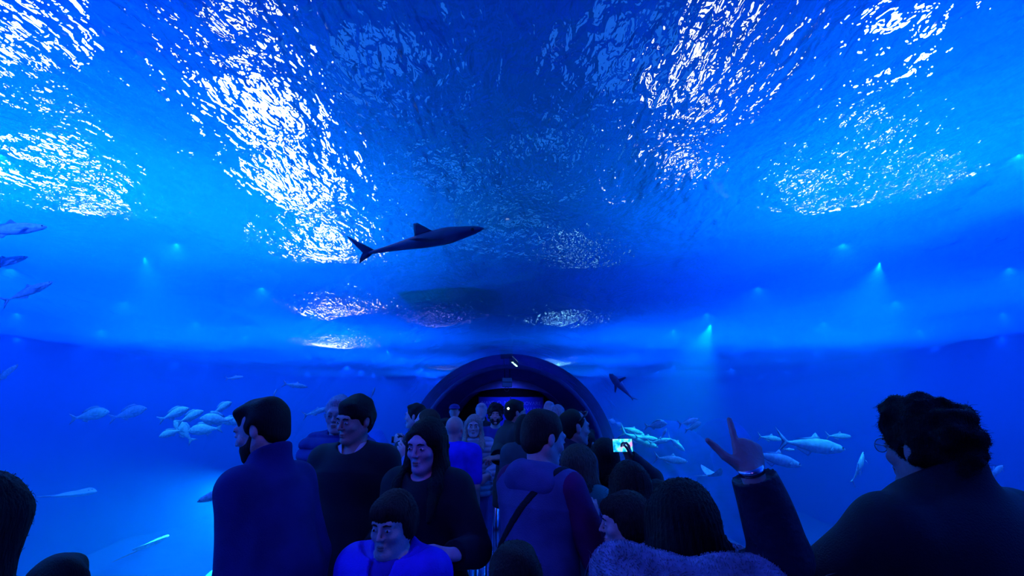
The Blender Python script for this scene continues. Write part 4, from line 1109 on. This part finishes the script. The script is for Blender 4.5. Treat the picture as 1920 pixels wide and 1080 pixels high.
put('bream', 1302, 799, 7.8, .34, 22, 'ragged finned fish just under the thin fork tailed one', .3, roll=30, group=RG)
put('jack', 1262, 862, 8.2, .60, -8, 'faint long fish below the school', .2)
put('jack', 1270, 834, 9.0, .55, -35, 'very faint fish fading into the blue right of the school', .6)
put('ray', 1337, 891, 6.4, .36, 0, 'bright ray with one raised wing over the fur collared woman', .3, bend=.30, cat='ray')
put('jack', 1447, 822, 6.5, .36, -8, 'pale fish right behind the pointing finger', .2)
put('jack', 1460, 862, 5.2, .62, -14, 'large bright fish right of the pointing hand, snout down right', .2)
put('jack', 1530, 836, 5.6, .84, -7, 'longest bright fish between the pointing hand and the curly haired man', .15)
put('jack', 1576, 818, 6.4, .36, -2, 'thin streak of a fish above the longest one', .1)
put('jack', 1480, 843, 6.0, .16, -3, 'tiny fish under the longest one', .1)
put('jack', 1616, 874, 5.6, .40, 62, 'curved fish turning beside the curly haired man\'s cheek', .3, bend=.18)
put('jack', 1868, 884, 5.0, .32, 22, 'small fish right of the curly haired man\'s head', .3)
put('dark', 1163, 723, 8.2, .62, 128, 'dark fish silhouette with spread fins above the school', .35, roll=60)
sh = put('shark', 795, 452, 4.0, 1.30, 7, 'slender dark shark crossing over the tunnel crown', -.25, bend=.03, roll=20, cat='shark')
put('jack', 1038, 20, 2.75, .14, 68, 'pale fish high over the tunnel, top centre of the picture', .3)
# ------------------------------------------------------------- lamps over the pool
def emat(name, col, s):
    m, nt, out = newmat(name); e = nt.nodes.new('ShaderNodeEmission')
    e.inputs[0].default_value = (*col, 1); e.inputs[1].default_value = s; nt.links.new(e.outputs[0], out.inputs[0]); return m
def refr(d, eta=1/1.33):
    d = d.normalized(); N = Vector((0, 0, -1)); c = -d.dot(N); k = 1-eta*eta*(1-c*c)
    return d*eta+N*(eta*c-math.sqrt(k))
def area(name, loc, tgt, sx, sy, power, col):
    l = bpy.data.lights.new(name, 'AREA'); l.shape = 'RECTANGLE'; l.size = sx; l.size_y = sy; l.energy = power; l.color = col
    o = bpy.data.objects.new(name, l); C.objects.link(o); o.location = loc
    o.rotation_euler = (Vector(tgt)-Vector(loc)).to_track_quat('-Z', 'Y').to_euler(); return o
def spot(name, loc, tgt, power, col, ang=70, blend=1, r=.0):
    l = bpy.data.lights.new(name, 'SPOT'); l.energy = power; l.color = col; l.spot_size = math.radians(ang); l.spot_blend = blend; l.shadow_soft_size = r
    o = bpy.data.objects.new(name, l); C.objects.link(o); o.location = loc
    o.rotation_euler = (Vector(tgt)-Vector(loc)).to_track_quat('-Z', 'Y').to_euler(); return o
LAMPZ = 6.2
_em = {}
def pool_lamp(px, py, sx, sy, strength, label, col=(1, 1, 1), z=LAMPZ, rz=0, group='floodlights over the pool'):
    s = on_z(px, py, SURF); d = refr(ray(px, py)); p = s+d*((z-SURF)/d.z)
    key = (strength, col)
    if key not in _em: _em[key] = emat('floodlight_glow', col, strength)
    t = empty('hanging_floodlight', (p.x, p.y, z), rz)
    tag(t, label, 'lamp', group)
    MB().box((0, 0, .09), (sx+.12, sy+.12, .16), .03).build('housing', m_lamphouse, t)
    MB().box((0, 0, 0), (sx, sy, .03), .01).build('lens', _em[key], t)
    MB().tube([(0, 0, .17), (0, 0, HC-z)], .03, 8).build('bracket', m_lamphouse, t)
    spot('floodlight_beam', (p.x, p.y, z-.1), (p.x, p.y, 0), strength*sx*70, (.01, .5, 1), 120, 1, 0)
    return p
LAMPS = [
 (495, 190, .35, .9, 46, 'large white floodlight over the left streak of glitter'),
 (560, 330, .25, .9, 26, 'long floodlight ahead of the large left one'),
 (605, 450, .25, 1.2, 16, 'slim floodlight ahead of the long left one'),
 (440, 15, .45, .12, 6, 'small floodlight over the top of the left streak'),
 (60, 290, .35, .25, 34, 'floodlight over the left side water'),
 (150, 370, .3, .3, 18, 'small floodlight ahead of the left side one'),
 (5, 20, .40, .3, 50, 'floodlight over the top left corner'),
 (20, 110, .2, .2, 20, 'small floodlight next to the top left corner one'),
 (622, 583, .25, .4, 34, 'floodlight over the small far left patch of glitter'),
 (620, 645, .9, .6, 14, 'floodlight over the wide far left patch of glitter'),
 (1310, 150, .2, .5, 5, 'floodlight over the right streak of glitter'),
 (1265, 300, .2, .6, 5, 'slim floodlight ahead of the right streak one'),
 (1350, 40, .2, .3, 4, 'slim floodlight nearest the camera over the right streak'),
 (1665, 60, .32, .2, 90, 'brightest floodlight over the top right corner'),
 (1640, 230, .12, .12, 20, 'tiny floodlight over the right side water'),
 (1540, 350, .14, .14, 20, 'tiny floodlight ahead over the right side water'),
 (1740, 330, .10, .10, 16, 'tiny floodlight farthest right'),
 (812, 600, .2, .3, 9, 'violet tinted floodlight left of the far arch'),
 (1058, 600, .22, .4, 16, 'pale floodlight right of the far arch'),
 (836, 690, .25, .8, 9, 'violet tinted floodlight farthest down the left of the far arch'),
 (1042, 680, .3, 1.0, 16, 'pale floodlight farthest down the right of the far arch'),
 (1085, 470, .12, .4, 4, 'dim floodlight between the right streak and the far arch'),
]
GLOW_PANELS = [(1165, 110, .6, .8), (1040, 290, .45, .6), (720, 120, .7, .6), (830, 330, 1.0, .4), (960, 430, 1.6, .5)]  # added glowing panels, refracted into lighter blotches over the crown
for i_, (a_, b_, c_, d_) in enumerate(GLOW_PANELS):
    s_ = on_z(a_, b_, SURF); d = refr(ray(a_, b_)); q_ = s_+d*((6.9-SURF)/d.z)
    t = empty('added_glow_panel', (q_.x, q_.y, 6.9)); tag(t, 'added dim blue glowing panel under the hall ceiling, rippled by the water over the tunnel crown', 'lamp', 'added dim blue panels under the hall ceiling')
    if 'pan' not in _em: _em['pan'] = emat('dim_blue_glow', (.02, .22, 1), .7)
    MB().box((0, 0, .03), (c_, d_, .05), .01).build('diffuser', _em['pan'], t); MB().box((0, 0, .08), (c_+.06, d_+.06, .05), .01).build('housing', m_lamphouse, t)

for i, l in enumerate(LAMPS):
    pool_lamp(*l[:5], l[5], (.25, .25, 1) if 'violet' in l[5] else ((.2, .65, 1) if 'pale' in l[5] or 'dim' in l[5] else (1, 1, 1)))

BL = (.02, .22, 1.0); CY = (.02, .55, 1.0); DB = (.0, .1, 1.0)
# added hall wash: blue fill spots without fittings, thrown down on the water
for x in (-10, -4, 4, 10):
    for y in (1, 7, 13, 19, 25):
        spot('hall_fill', (x, y, 7.2), (x, y, 0), (3800 if x*x > 40 else 2600)*(1 if y < 12 else (3.5 if x*x < 40 else (2.3 if y < 16 else .8))), (.003, .26 if x*x > 40 else (.10 if y < 12 else .18), 1), 125, 1, 0)
for x in (-7, 7):
    for y in (9.5, 13.5): spot('hall_fill', (x, y, 7.2), (x, y, 0), 5500, (.003, .26, 1), 125, 1, 0)
for i in range(8):
    for j in range(16):
        x = (3.6+(i % 4)*2.7)*(1 if i < 4 else -1); y = -2.5+j*1.85+(.9 if i % 2 else 0)
        spot('tank_fill', (x, y, 3.42), (x, y, 0), 260 if x < 0 else 215, (.011, .095, 1), 172, 1, 0)  # added unseen spots under the surface that brighten the water
spot('sand_fill', (-2.72, 5.35, 1.0), (-3.6, 4.7, -.1), 600, CY, 140, 1, 0)  # added spot without a fitting, kept out of sight, brightens the sand
spot('fish_fill', (3.9, 9.2, 3.3), (3.0, 9.6, 1.2), 700, (.02, .8, 1), 75, 1, 0)  # this and the next two: spots added to light up the fish
spot('fish_fill', (4.2, 5.2, 3.3), (3.8, 6.0, 1.2), 260, (.02, .6, 1), 80, 1, 0)
spot('fish_fill', (-4.0, 5.0, 3.3), (-4.0, 6.0, 1.4), 200, (.02, .5, 1), 80, 1, 0)
for y in (.2, 2.2, 4.2, 6.4, 8.6): spot('tunnel_fill', (-.5, y-.9, 2.58), (0, y+.6, 1.2), 9, (.28, .14, 1), 140, 1, 0)  # added violet fill for the crowd, no fittings modelled
# added dim blue fill spots inside the dark corridor and the end hall
for y in (12.0, 14.0, 15.2): spot('corridor_fill', (0, y, 2.55), (0, y+1.2, .6), 34, (.05, .10, 1), 150, 1, .03)
spot('banner_fill', (0, 16.4, 2.5), (0, 17.9, 1.6), 110, (.03, .08, 1), 90, 1, .03)  # added spot that brings up the banner

# ------------------------------------------------------------- camera, world, view
w = bpy.data.worlds.new('world'); sc.world = w; w.use_nodes = True
w.node_tree.nodes['Background'].inputs[0].default_value = (.0, .01, .06, 1)
w.node_tree.nodes['Background'].inputs[1].default_value = .5
cam = bpy.data.cameras.new('camera'); cam.sensor_width = 36; cam.lens = 36*F/1920; cam.shift_x = (960-CX)/1920; cam.clip_start = .02
co = bpy.data.objects.new('camera', cam); C.objects.link(co); co.location = (0, 0, EYE); co.rotation_euler = (PI/2+PITCH, 0, 0)
sc.camera = co
sc.view_settings.view_transform = 'Standard'; sc.view_settings.look = 'None'; sc.view_settings.gamma = 1; sc.view_settings.exposure = 0
sc.view_settings.use_curve_mapping = False
cy = sc.cycles
cy.max_bounces = 6; cy.diffuse_bounces = 2; cy.glossy_bounces = 3; cy.transmission_bounces = 4; cy.volume_bounces = 0; cy.transparent_max_bounces = 16
cy.caustics_reflective = False; cy.caustics_refractive = False; cy.sample_clamp_indirect = 3; cy.use_denoising = True
